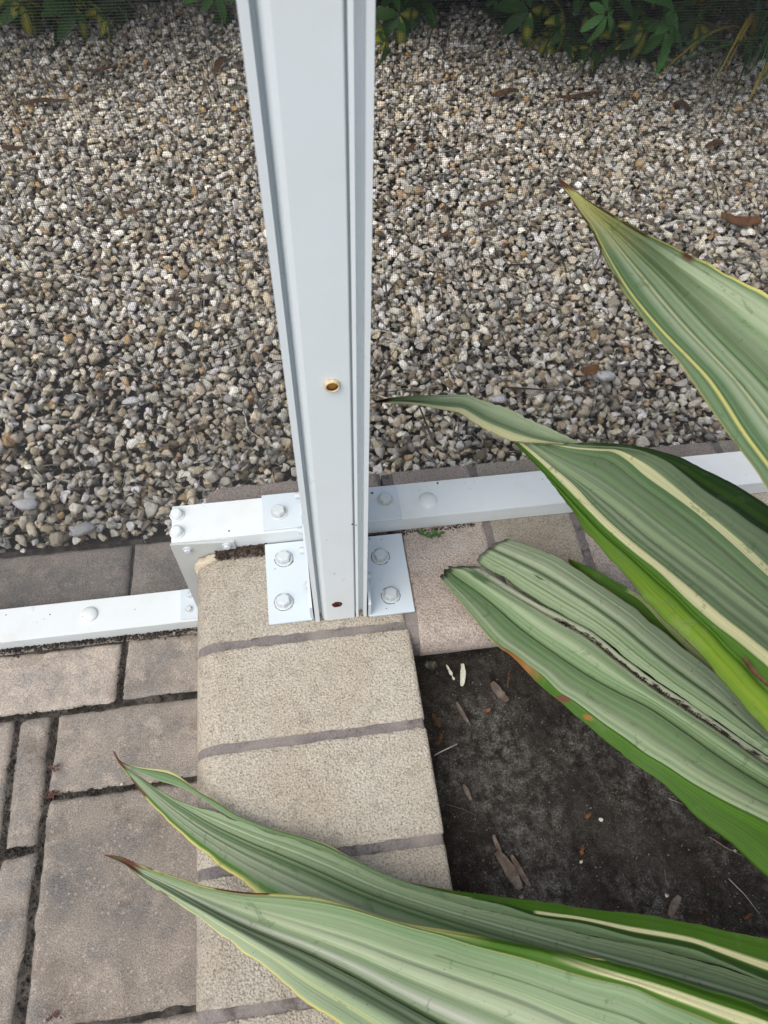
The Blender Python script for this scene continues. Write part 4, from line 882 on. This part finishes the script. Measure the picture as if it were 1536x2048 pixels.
def colE(u, v, s):
    c = stripes(u*1.2, v, s); c = band(c, u, v, .40, .045, 'white', .9, .8); c = band(c, u, v, .52, .02, 'pale', .9, .8); c = band(c, u, v, .20, .05, 'grn', .9, .6); c = band(c, u, v, .70, .12, 'mid', .9, .7)
    c = band(c, u, v, .325, .012, 'dark', .6, .75); c = band(c, u, v, .325+.006*(vnoise(v*60, 4)-.5), .016*vnoise(v*25, 9)**1.5, 'brown', .5, .7, .14, .40); c = band(c, u, v, .66+.10*v, .007, 'dark', .5, .6, .35, .7); c = between(c, u, v, .07, .085, 'yel', .01, .6)
    gk = np.clip((u-.862)/.006, 0, 1)*np.clip((v-.32)/.08, 0, 1); c = c*(1-gk[..., None])+np.array(C_['rim'])*gk[..., None]
    sk = np.clip((.028-np.abs(u-.925))/.008, 0, 1)*np.clip((v-.45)/.06, 0, 1); c = c*(1-sk[..., None])+np.array(C_['cream'])*sk[..., None]
    c = between(c, u, v, .855, .868, 'yel', .006, .6); c = between(c, u, v, .985, 1.1, 'yel', .008, .9)*(v < .5)[..., None]+c*(v >= .5)[..., None]
    yl = np.clip((u-.90)/.03, 0, 1)*np.clip((.40-v)/.05, 0, 1); c = c*(1-yl[..., None])+np.array(C_['yel'])*yl[..., None]
    c = between(c, u, v, -.1, .02, 'yel', .01, .95)
    br = np.clip((u-.90)/.03, 0, 1)*((v > .13)&(v < .185)); c = c*(1-br[..., None])+np.array(C_['brown'])*br[..., None]
    c = spot(c, u, v, .95, .055, .04, .004, 'brown', 1, 2)
    return tipbrown(c, u, v, .048, s, .04, .09)
build_leaf([leaf_grid(RG, 230, 150, colE, [(.33, .02, .0042), (.07, .02, .0018), (.60, .03, .002), (.47, .015, .0012)], 61)])
# leaves that spread away from the picture, and the short stem
def arch_leaf(az, L, wmax, top, seed):
    d = np.array([math.cos(az), math.sin(az), 0]); p = np.array([-d[1], d[0], 0]); rails = []
    for u, dz in ((0, .018), (.15, .008), (.5, -.02), (.85, .008), (1, .018)):
        pts = []
        for t in np.linspace(1, 0, 9):
            wd = wmax*(math.sin(min(1, t*1.0)*math.pi)**.6*.75+.25*(1-t)) if t < 1 else .002
            pts.append(B0+d*(L*t*.95+.03)+p*(u-.5)*max(wd, .003)+np.array([0, 0, .04+top*math.sin(t*2.2)+dz*min(1, wd/wmax)]))
        rails.append((u, pts))
    build_leaf([leaf_grid(rails, 70, 40, colA, [(.5, .05, .003)], seed)])
for az, L, wm, tp, sd_ in ((-.35, .75, .12, .30, 71), (-1.1, .70, .12, .22, 72), (.25, .80, .13, .42, 73), (-1.9, .62, .11, .12, 74), (.75, .60, .11, .62, 75)): arch_leaf(az, L, wm, tp, sd_)
bm = bmesh.new(); bm_lathe(bm, [(0, -.02), (.055, -.02), (.058, .02), (.045, .06), (.02, .085), (0, .09)], 18, Matrix.Translation(Vector(B0)))
for v in bm.verts: v.co += mnoise.noise_vector(v.co*30)*.006
from_bm('stem', bm, M['bark'], plant, smooth=True)

# ------------------------------------------------------------------ litter and small plants
def flake(name, px, py, z, L, W, ang, mat, label, cat, curl=.2, seed=0, group=None, thick=.0006, jag=.12):
    c = at(px, py, z); r = random.Random(seed); n, m = 12, 5; V = []
    pr_ = [(.35+.65*math.sin(math.pi*min(1, max(0, (i+.6)/(n))))**.7)*(1+r.uniform(-jag, jag)) for i in range(n)]
    bend = r.uniform(-.25, .25)
    for sgn in (0, 1):
        for i in range(n):
            t = i/(n-1)-.5
            for j in range(m):
                s = j/(m-1)-.5; x_ = t*L; y_ = s*W*pr_[i]+bend*L*(t*t-.08)
                z_ = curl*W*(s*s*1.6+.5*math.sin(t*5+seed))+.0012-(thick if sgn else 0)
                ca, sa = math.cos(ang), math.sin(ang); V.append(c+np.array([x_*ca-y_*sa, x_*sa+y_*ca, max(z_+(thick if sgn else 0), 0)-(thick if sgn else 0)]))
    Fc = []; K = n*m
    for i in range(n-1):
        for j in range(m-1):
            a = i*m+j; Fc.append((a, a+1, a+m+1, a+m)); Fc.append((a+K+m, a+K+m+1, a+K+1, a+K))
    rim = [j for j in range(m)]+[i*m+m-1 for i in range(1, n)]+[(n-1)*m+j for j in range(m-2, -1, -1)]+[i*m for i in range(n-2, 0, -1)]
    for a, b in zip(rim, rim[1:]+rim[:1]): Fc.append((a, b, b+K, a+K))
    me = mesh_np(name, V, Fc, mat, False); o = link(name, me); return tag(o, label, cat, group)
SZ = -.058
flake('peel_flake', 925, 1350, SZ, .027, .0062, 1.35, M['pale_peel'], 'white ragged peel flake on the soil just below the rounded brick edge', 'plant debris', .3, 1)
flake('peel_flake', 900, 1345, SZ, .020, .0028, 1.85, M['pale_peel'], 'thin white frayed curl beside the larger peel flake on the soil', 'plant debris', .5, 2, jag=.6)
flake('bark_flake', 998, 1385, SZ, .027, .010, -1.05, M['bark'], 'pinkish brown bark flake on the soil near the tip of the rusty leaf edge', 'bark flake', .15, 3)
flake('bark_flake', 1018, 1740, SZ, .040, .0115, -1.15, M['bark'], 'longest split bark strip on the soil beside the lower leaf', 'bark flake', .2, 4)
flake('bark_flake', 1040, 1742, SZ+.002, .032, .0055, -1.2, M['bark'], 'narrow bark strip leaning on the longest split strip', 'bark flake', .3, 5)
flake('bark_flake', 993, 1688, SZ, .018, .0045, -1.35, M['bark'], 'small reddish bark chip above the longest split strip', 'bark flake', .3, 6)
flake('bark_flake', 934, 1585, SZ, .017, .005, -1.3, M['bark'], 'small pale bark chip on the soil beside the second brick edge', 'bark flake', .2, 7)
flake('bark_flake', 1348, 1811, SZ, .022, .0078, .75, M['bark'], 'brown oblong wood chip on the soil close to the lower green leaf', 'bark flake', .1, 8)
flake('bark_flake', 925, 1428, SZ, .028, .0045, -1.2, M['bark'], 'thin brown bark sliver near the mortar joint at the bed edge', 'bark flake', .4, 9)
flake('dried_leaf', 880, 1480, SZ, .013, .0050, 1.0, M['brown_leaf'], 'crumpled brown leaf bit tucked against the brick at the pale twig', 'dried leaf', .5, 10)
flake('dried_leaf', 873, 1442, SZ, .016, .0060, -1.2, M['brown_leaf'], 'dark brown curled leaf bit in the crack beside the mortar joint', 'dried leaf', .5, 11)
flake('dried_leaf', 975, 1422, SZ, .007, .004, .2, M['orange_leaf'], 'tiny orange brown leaf crumb under the bark flake', 'dried leaf', .4, 12)
flake('dried_leaf', 1176, 1632, SZ, .008, .004, .4, M['orange_leaf'], 'orange leaf crumb in the middle of the soil left of the white pebble', 'dried leaf', .4, 13)
flake('dried_leaf', 1163, 1700, SZ, .010, .004, 1.1, M['orange_leaf'], 'small star shaped orange leaf crumb low in the bed', 'dried leaf', .6, 14, jag=.6)
flake('dried_leaf', 1496, 1833, SZ, .010, .004, .3, M['orange_leaf'], 'orange leaf crumb at the right edge of the bed', 'dried leaf', .4, 15)
flake('lichen_crumb', 862, 1332, SZ, .014, .011, .3, M['lichen'], 'grey green lichen crumb in the corner where the two brick rows meet', 'plant debris', .5, 16, jag=.4)
flake('bark_flake', 1508, 1345, .236, .026, .0042, -1.15, M['brown_leaf'], 'brown ridged seed husk lying on the bright green keel of the middle leaf', 'seed husk', .5, 17)
def twig(pts, r, mat, label, z=None, cat='twig'):
    bm = bmesh.new(); bm_tube(bm, [at(*p) for p in pts], r, r*.5, 5); return tag(from_bm('twig', bm, mat, smooth=True), label, cat)
twig([(868, 1511, SZ), (885, 1502, SZ+.003), (914, 1488, SZ+.006)], .0009, M['greywhite'], 'short white twig sticking out beside the brick edge')
twig([(1420, 1674, SZ), (1450, 1694, SZ+.002), (1486, 1712, SZ)], .0007, M['twig'], 'tan grass stalk on the soil under the green leaf rim')
twig([(1457, 1757, SZ), (1490, 1790, SZ+.002), (1519, 1828, SZ)], .0004, M['greywhite'], 'fine pale root fibre at the lower right of the bed')
twig([(1015, 1375, SZ), (1017, 1352, SZ+.002), (1020, 1334, SZ+.004)], .0008, M['orange_leaf'], 'thin orange needle standing above the bark flake')
twig([(893, 1608, SZ), (930, 1620, SZ+.001), (953, 1632, SZ)], .0003, M['twig'], 'hair thin brown fibre beside the third brick')
twig([(1329, 1739, SZ), (1332, 1760, SZ+.001), (1337, 1772, SZ)], .0004, M['twig'], 'small hooked fibre near the centre right of the soil')
twig([(1336, 1597, SZ), (1350, 1602, SZ+.001), (1366, 1609, SZ)], .0003, M['greywhite'], 'short pale fibre peeking out from the leaf rim')
twig([(752, 762, -.165), (810, 770, -.166), (880, 790, -.168)], .0011, M['twig'], 'long pale twig lying on the gravel just right of the post')
def pebble(px, py, z, r, label, mat):
    Vt, T = rock_templates(2, 1, int(px)); o = link('pebble', mesh_np('pebble', Vt[0]*r+at(px, py, z), T, mat)); return tag(o, label, 'pebble')
pebble(1202, 1639, SZ, .0026, 'round white pebble in the middle of the dark soil', M['pale_peel'])
pebble(1470, 1702, SZ, .0022, 'white grit bead beside the tan grass stalk', M['pale_peel'])
pebble(1163, 1724, SZ, .0022, 'small white bead under the star shaped leaf crumb', M['pale_peel'])
pebble(1333, 1791, SZ, .0022, 'pale grit bead above the oblong wood chip', M['pale_peel'])
pebble(1043, 1793, SZ, .0030, 'pale pinkish pebble at the foot of the bark strips', M['bark'])
pebble(244, 1568, ZG+.001, .0028, 'cream pebble lying on the paver next to the split leaf tip', M['pale_peel'])
r_ = random.Random(3)
def bed_pt(i):
    x_, y_ = r_.uniform(.0, .45), r_.uniform(-.60, -.075)
    if x_ > .30 and y_ < -.5: return None
    return (x_, y_, float(soilz(np.array(x_), np.array(y_)))+.0003)
for n_, m_, a_, b_, lb in ((7500, M['soil'], .0006, .0022, 'loose dark crumbs scattered over the planting bed'), (3200, M['crumb_grey'], .0004, .0012, 'fine pale grey grit scattered over the planting bed'), (1500, M['bark_dark'], .0005, .0019, 'brown flecks of rotted litter scattered over the planting bed')):
    tag(crumbs('soil_crumbs', n_, bed_pt, m_, None, a_, b_), lb, 'soil')
sc = crumbs('bed_litter', 420, lambda i: (.006+abs(r_.gauss(0, .016)), r_.uniform(-.40, -.09), SZ+.0005), M['bark_dark'], None, .0006, .0020); tag(sc, 'fine brown plant litter gathered along the brick edge of the bed', 'plant litter')
# weed growing at the rail
def sprig(name, base, n, L, mat, label, spread, seed, lw=.28, cat='weed', tilt=1.0):
    r = random.Random(seed); b = Vector(base); root = empty(name, tuple(b), label, cat); V = []
    bm = bmesh.new(); tips = []
    for k in range(3):
        t_ = b+Vector((r.uniform(-1, 1)*spread, -abs(r.uniform(.2, 1))*spread*.6, L*r.uniform(.5, 1)*tilt)); bm_tube(bm, [b, (b+t_)/2+Vector((0, 0, L*.12)), t_], L*.035, L*.02, 5); tips.append(t_)
    from_bm('stem', bm, mat, root)
    for k in range(n):
        t_ = tips[k % 3]; p = b.lerp(t_, r.uniform(.35, 1)); a = r.uniform(0, 6.28); l = L*r.uniform(.35, .6); wd = l*lw
        d = Vector((math.cos(a), math.sin(a), r.uniform(-.1, .7))).normalized(); s = d.cross(Vector((0, 0, 1))).normalized(); up = s.cross(d)
        bm = bmesh.new(); q = [bm.verts.new(p+d*l*t+s*wd*o+up*(-abs(o)*-.25*wd-(t*t)*l*.25)) for t, o in ((0, 0), (.3, .8), (.65, 1), (1, 0), (.65, -1), (.3, -.8))]; mdl = [bm.verts.new(p+d*l*t-up*((t*t)*l*.25+wd*.25)) for t in (.3, .65)]
        for f in ((q[0], q[1], mdl[0]), (q[1], q[2], mdl[1], mdl[0]), (q[2], q[3], mdl[1]), (q[3], q[4], mdl[1]), (q[4], q[5], mdl[0], mdl[1]), (q[5], q[0], mdl[0])): bm.faces.new(f)
        me_o = from_bm('leaf', bm, mat, root, smooth=True)
    return root
sprig('green_weed', at(856, 1072, .001), 16, .015, M['weed'], 'small green weed sprouting from the gap under the white rail right of the post', .014, 5)
sprig('paver_weed', at(112, 1532, ZG-.002), 9, .010, M['weed_red'], 'tiny reddish weed in the upper part of the left paver joint', .010, 6)
sprig('paver_weed', at(118, 1584, ZG-.002), 14, .011, M['weed_red'], 'wider reddish weed where the left paver joints meet', .014, 7)
sprig('paver_weed', at(108, 2030, ZG-.002), 10, .010, M['weed_red'], 'reddish weed in the paver joint at the bottom of the picture', .010, 8)

# litter on the gravel
GZ = -.183
lit = [(1480, 442, .085, .034, -.35, 'orange_leaf', 'large orange brown fallen leaf on the gravel behind the upper leaf tip'),
       (1160, 192, .12, .018, .05, 'brown_leaf', 'long dark brown leaf at the foot of the variegated shrubs'), (1010, 188, .075, .024, .1, 'brown_leaf', 'dark curled leaf on the gravel left of the long brown one'),
       (440, 128, .085, .02, 1.3, 'brown_leaf', 'upright dark brown leaf just left of the post'), (90, 205, .10, .02, .2, 'brown_leaf', 'dark brown leaf half buried near the upper left of the gravel'),
       (30, 298, .055, .02, .1, 'brown_leaf', 'broken brown leaf by the left border of the gravel'), (262, 425, .04, .012, .25, 'orange_leaf', 'small rusty leaf on the gravel left of the post'),
       (1180, 742, .034, .020, .1, 'orange_leaf', 'red brown chip on the gravel above the twisted leaf'), (895, 468, .030, .012, .2, 'orange_leaf', 'little red brown leaf bit right of the post at mid height'),
       (975, 410, .045, .012, .5, 'brown_leaf', 'thin dark leaf sliver on the gravel right of the post'), (1365, 215, .05, .028, -.6, 'brown_leaf', 'dark leaf near the shrub foot left of the grass clump'),
       (350, 600, .03, .012, .3, 'brown_leaf', 'tiny dark leaf chip left of the post at mid height'), (480, 178, .045, .018, .0, 'lichen', 'fallen greenish leaf touching the left edge of the post'),
       (200, 140, .09, .016, .1, 'brown_leaf', 'flat brown leaf under the left shrub'), (690+130, 300, .05, .014, .9, 'brown_leaf', 'narrow brown leaf right of the post near the shade'),
       (1430, 290, .05, .02, .1, 'brown_leaf', 'brown leaf on the gravel below the grass clump')]
for i, (px, py, L, W_2, a, mt, lb) in enumerate(lit): flake('fallen_leaf', px, py, GZ+.004, L, W_2, a, M[mt], lb, 'fallen leaf', .35, 30+i)
white_st = [(225, 800, .011), (600-0, 860, .0), (1210, 752, .020), (165, 1060, .016), (45, 1010, .016), (245, 1050, .0)]
print('near',len(near),'far',len(far)) if 0 else None
Vt, Tt = rock_templates(2, 8, 77)
for i, (px, py, r, zz, lb) in enumerate([(262, 803, .015, -.178, 'bright white gravel stone standing out left of the post'), (1208, 752, .024, -.178, 'long white gravel stone above the twisted leaf'), (168, 1060, .021, -.182, 'large flat grey stone at the gravel edge by the left pavers'),
                                      (48, 1010, .021, -.182, 'pale blue grey stone near the left border of the gravel'), (1000, 800, .016, -.18, 'upright white stone just above the twisted leaf tip')]):
    o = link('gravel_stone', mesh_np('gravel_stone', Vt[i]*np.array([r, r*.8, r*.7])+at(px, py, zz), Tt, M['stone_single'], True, np.full((len(Vt[i]), 3), .62) if i != 2 else np.full((len(Vt[i]), 3), .45))); tag(o, lb, 'stone')

# ------------------------------------------------------------------ shrubs behind the gravel
def leaflet(L, W, droop, nseg=6):
    V, Fc, U = [], [], []
    for i in range(nseg+1):
        t = i/nseg; wd = W*math.sin(math.pi*(t*.93+.035))**.75; z_ = -droop*t*t*L
        for s in (-1, 0, 1): V.append((t*L, s*wd*.5, z_+abs(s)*wd*.12)); U.append((s*.5+.5, t))
    for i in range(nseg):
        for j in range(2): a = i*3+j; Fc.append((a, a+1, a+4, a+3))
    return np.array(V), np.array(Fc), np.array(U)
def compound_mesh(seed, yellow, size=1.0, bright=1.0):
    r = random.Random(seed); n = r.randint(6, 9); Vs, Fs, Cs, Us = [], [], [], []; off = 0
    for k in range(n):
        L = r.uniform(.055, .085)*size; V, Fc, U = leaflet(L, L*r.uniform(.36, .44), r.uniform(.1, .6)); a = 2*math.pi*k/n+r.uniform(-.15, .15); R = np.array(Euler((r.uniform(-.3, .3), r.uniform(-.1, .45), a)).to_matrix())
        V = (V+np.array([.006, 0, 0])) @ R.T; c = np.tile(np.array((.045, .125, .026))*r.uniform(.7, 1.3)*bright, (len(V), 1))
        if r.random() < yellow:
            m = (np.abs(U[:, 0]-.5) < .3)&(vnoise(U[:, 1]*4+k*7, seed) > .38); c[m] = np.array((.55, .48, .06))*min(1.2, bright)
        Vs.append(V); Fs.append(Fc+off); Cs.append(c); Us.append(U); off += len(V)
    # stalk
    st = np.array([(-.0015, 0, 0), (.0015, 0, 0), (.0015, 0, -.07*size), (-.0015, 0, -.07*size), (0, -.0015, 0), (0, .0015, 0), (0, .0015, -.07*size), (0, -.0015, -.07*size)]); Vs.append(st); Fs.append(np.array([(0, 1, 2, 3), (4, 5, 6, 7)])+off); Cs.append(np.tile((.07, .11, .03), (8, 1))); Us.append(np.zeros((8, 2)))
    return mesh_np('compound_leaf', np.concatenate(Vs), np.concatenate(Fs), M['foliage'], True, np.concatenate(Cs), np.concatenate(Us))
CM = [compound_mesh(i, y, s, b) for i, (y, s, b) in enumerate([(0, 1, 1), (.6, 1, 1), (0, 1.15, .8), (.9, .9, 1), (.3, 1.1, .9), (0, .9, 1.2)])]
CM_pale = compound_mesh(90, 0, .75, 3.2); CM_bright = compound_mesh(91, .2, 1.2, 2.6)
def shrub(x, y, rx, ry, h, n, label, seed, extra=()):
    r = random.Random(seed); root = empty('variegated_shrub', (x, y, -.2), label, 'shrub', 'variegated shrubs behind the gravel')
    bm = bmesh.new()
    for k in range(5):
        a = r.uniform(0, 6.28); bm_tube(bm, [(x+.05*math.cos(a), y+.05*math.sin(a), -.2), (x+rx*.35*math.cos(a), y+ry*.35*math.sin(a), -.2+h*.4), (x+rx*.6*math.cos(a), y+ry*.6*math.sin(a), -.2+h*.85)], .009, .004, 6)
    from_bm('stem', bm, M['bark'], root, smooth=True)
    def addleaf(me, p, rot):
        o = bpy.data.objects.new('leaf', me); COL.objects.link(o); o.parent = root; o.location = Vector(p)-Vector(root.location); o.rotation_euler = rot; return o
    for k in range(n):
        a = r.uniform(math.pi, 2*math.pi) if k % 3 else r.uniform(0, 6.28); e = r.uniform(-.1, 1.35); q = r.uniform(.8, 1.05)
        p = (x+rx*math.cos(a)*math.cos(e)*q, y+ry*math.sin(a)*math.cos(e)*q, -.13+h*max(0, math.sin(e)*.9+.05)*q)
        addleaf(CM[r.randrange(6)], p, (r.uniform(.1, .9)*(-math.sin(a)), r.uniform(.1, .9)*math.cos(a), r.uniform(0, 6.28)))
    for me, px, py, yy_, rot in extra: addleaf(me, aty(px, py, yy_), rot)
    for k in range(int(n*.9)):  # overhanging leaves kept out of view, added to darken the gravel beneath
        a = r.uniform(0, 6.28); q = r.uniform(.2, 1)**.5; px_, py_ = x+rx*1.5*math.cos(a)*q, y-.36+ry*1.2*math.sin(a)*q; zl_ = .739-(py_+.393)*.36+.06
        addleaf(CM[r.randrange(6)], (px_, py_, max(zl_, r.uniform(.16, .75))), (r.uniform(-.6, .6), r.uniform(-.6, .6), r.uniform(0, 6.28)))
    # dense inner foliage, then the leaf mass of the added overhang
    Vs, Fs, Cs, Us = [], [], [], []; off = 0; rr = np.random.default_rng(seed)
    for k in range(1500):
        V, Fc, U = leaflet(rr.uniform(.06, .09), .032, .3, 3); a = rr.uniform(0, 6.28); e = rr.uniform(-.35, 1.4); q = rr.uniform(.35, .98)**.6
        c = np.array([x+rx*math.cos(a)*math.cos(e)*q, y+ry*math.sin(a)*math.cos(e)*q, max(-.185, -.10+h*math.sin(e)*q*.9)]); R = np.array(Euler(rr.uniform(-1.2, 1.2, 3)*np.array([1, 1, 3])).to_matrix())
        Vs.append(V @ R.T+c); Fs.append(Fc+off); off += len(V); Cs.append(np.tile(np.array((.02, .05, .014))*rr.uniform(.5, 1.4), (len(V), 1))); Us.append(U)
    for k in range(1800):  # unseen overhang, shaped to shade the far gravel
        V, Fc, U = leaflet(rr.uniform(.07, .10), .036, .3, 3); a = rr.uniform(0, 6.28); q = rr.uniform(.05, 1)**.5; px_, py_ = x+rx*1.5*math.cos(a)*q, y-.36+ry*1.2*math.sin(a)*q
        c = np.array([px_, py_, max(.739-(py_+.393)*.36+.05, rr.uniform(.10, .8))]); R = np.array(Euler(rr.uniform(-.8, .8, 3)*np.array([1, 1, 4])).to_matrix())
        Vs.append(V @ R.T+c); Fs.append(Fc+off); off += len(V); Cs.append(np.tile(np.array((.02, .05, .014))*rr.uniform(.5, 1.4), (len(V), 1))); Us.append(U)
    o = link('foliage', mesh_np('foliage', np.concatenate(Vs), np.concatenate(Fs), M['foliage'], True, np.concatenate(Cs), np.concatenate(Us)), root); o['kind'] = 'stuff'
    return root
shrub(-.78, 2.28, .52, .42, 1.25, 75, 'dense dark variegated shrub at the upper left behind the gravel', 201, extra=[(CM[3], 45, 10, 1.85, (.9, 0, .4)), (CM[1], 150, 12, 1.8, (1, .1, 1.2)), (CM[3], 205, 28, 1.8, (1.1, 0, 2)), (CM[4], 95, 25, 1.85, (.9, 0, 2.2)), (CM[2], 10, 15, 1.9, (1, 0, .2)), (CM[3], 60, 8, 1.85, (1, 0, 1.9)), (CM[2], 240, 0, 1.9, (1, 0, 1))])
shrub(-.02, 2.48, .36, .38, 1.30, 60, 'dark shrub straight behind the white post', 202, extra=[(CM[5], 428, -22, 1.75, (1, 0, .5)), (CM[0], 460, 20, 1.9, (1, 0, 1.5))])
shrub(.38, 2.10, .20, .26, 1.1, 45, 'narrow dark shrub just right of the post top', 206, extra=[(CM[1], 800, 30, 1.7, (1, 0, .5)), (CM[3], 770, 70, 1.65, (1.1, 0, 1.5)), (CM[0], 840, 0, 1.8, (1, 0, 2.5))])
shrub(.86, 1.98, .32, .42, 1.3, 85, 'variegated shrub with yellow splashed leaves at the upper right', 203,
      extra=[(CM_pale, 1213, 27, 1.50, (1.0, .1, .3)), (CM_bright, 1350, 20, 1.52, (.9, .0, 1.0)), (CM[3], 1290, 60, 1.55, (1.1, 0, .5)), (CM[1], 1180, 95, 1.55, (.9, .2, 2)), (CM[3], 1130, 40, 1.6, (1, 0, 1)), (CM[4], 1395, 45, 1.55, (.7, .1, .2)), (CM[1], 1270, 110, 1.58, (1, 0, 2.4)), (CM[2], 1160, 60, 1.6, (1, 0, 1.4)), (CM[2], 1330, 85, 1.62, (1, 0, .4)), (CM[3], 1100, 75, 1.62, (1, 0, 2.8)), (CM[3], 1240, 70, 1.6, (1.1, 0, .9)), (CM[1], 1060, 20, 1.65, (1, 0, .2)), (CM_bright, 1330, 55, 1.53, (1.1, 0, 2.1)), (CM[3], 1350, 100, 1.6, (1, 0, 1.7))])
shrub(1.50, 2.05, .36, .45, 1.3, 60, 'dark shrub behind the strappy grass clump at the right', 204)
shrub(-1.5, 2.35, .42, .42, 1.2, 40, 'outermost dark shrub at the far left', 205)
# strappy clump at the upper right
clump = empty('grass_clump', (1.17, 1.52, -.19), 'clump of long narrow grass blades at the upper right edge beside the shrubs', 'grass clump')
GL = m_leaf('grass_blade', .4, .15)
def blade(p0, p1, p2, wd, col, n=12):
    p0, p1, p2 = map(np.array, (p0, p1, p2)); V, U, Fc = [], [], []
    for i in range(n+1):
        t = i/n; p = (1-t)**2*p0+2*t*(1-t)*p1+t*t*p2; d = 2*(1-t)*(p1-p0)+2*t*(p2-p1); s = np.cross(d, [0, 0, 1.0]); s /= np.linalg.norm(s)+1e-9; w2 = wd*(1-t**2.5)*.5+.0003
        V += [p-s*w2, p+np.array([0, 0, -w2*.4]), p+s*w2]; U += [(0, t), (.5, t), (1, t)]
    for i in range(n):
        for j in range(2): a = i*3+j; Fc.append((a, a+1, a+4, a+3))
    link('blade', mesh_np('blade', V, Fc, GL, True, np.tile(col, (len(V), 1)), U), clump)
r_ = random.Random(12); gb = np.array((1.20, 1.55, -.18))
for k in range(46):
    a = r_.uniform(1.9, 4.9) if k % 4 else r_.uniform(0, 6.28); L = r_.uniform(.22, .42); d = np.array([math.cos(a), math.sin(a), 0]); s = gb+np.array([r_.uniform(-.05, .05), r_.uniform(-.05, .05), 0])
    blade(s, s+d*L*.45+np.array([0, 0, r_.uniform(.14, .32)]), s+d*L+np.array([0, 0, r_.uniform(.0, .12)]), r_.uniform(.007, .012), np.array((.045, .12, .03))*r_.uniform(.6, 1.5) if k % 9 else np.array((.38, .27, .05)))
for q0, q1, q2, cc in (((1560, 110), (1440, 60), (1287, 93+0), (.06, .16, .04)), ((1570, 75), (1500, 60), (1280, 155), (.07, .18, .04)), ((1560, 100), (1525, 130), (1486, 232), (.45, .32, .06)), ((1580, 40), (1520, 20), (1482, 8), (.06, .17, .05))):
    blade(aty(*q0, 1.42), aty(*q1, 1.38), aty(*q2, 1.34), .010, np.array(cc))
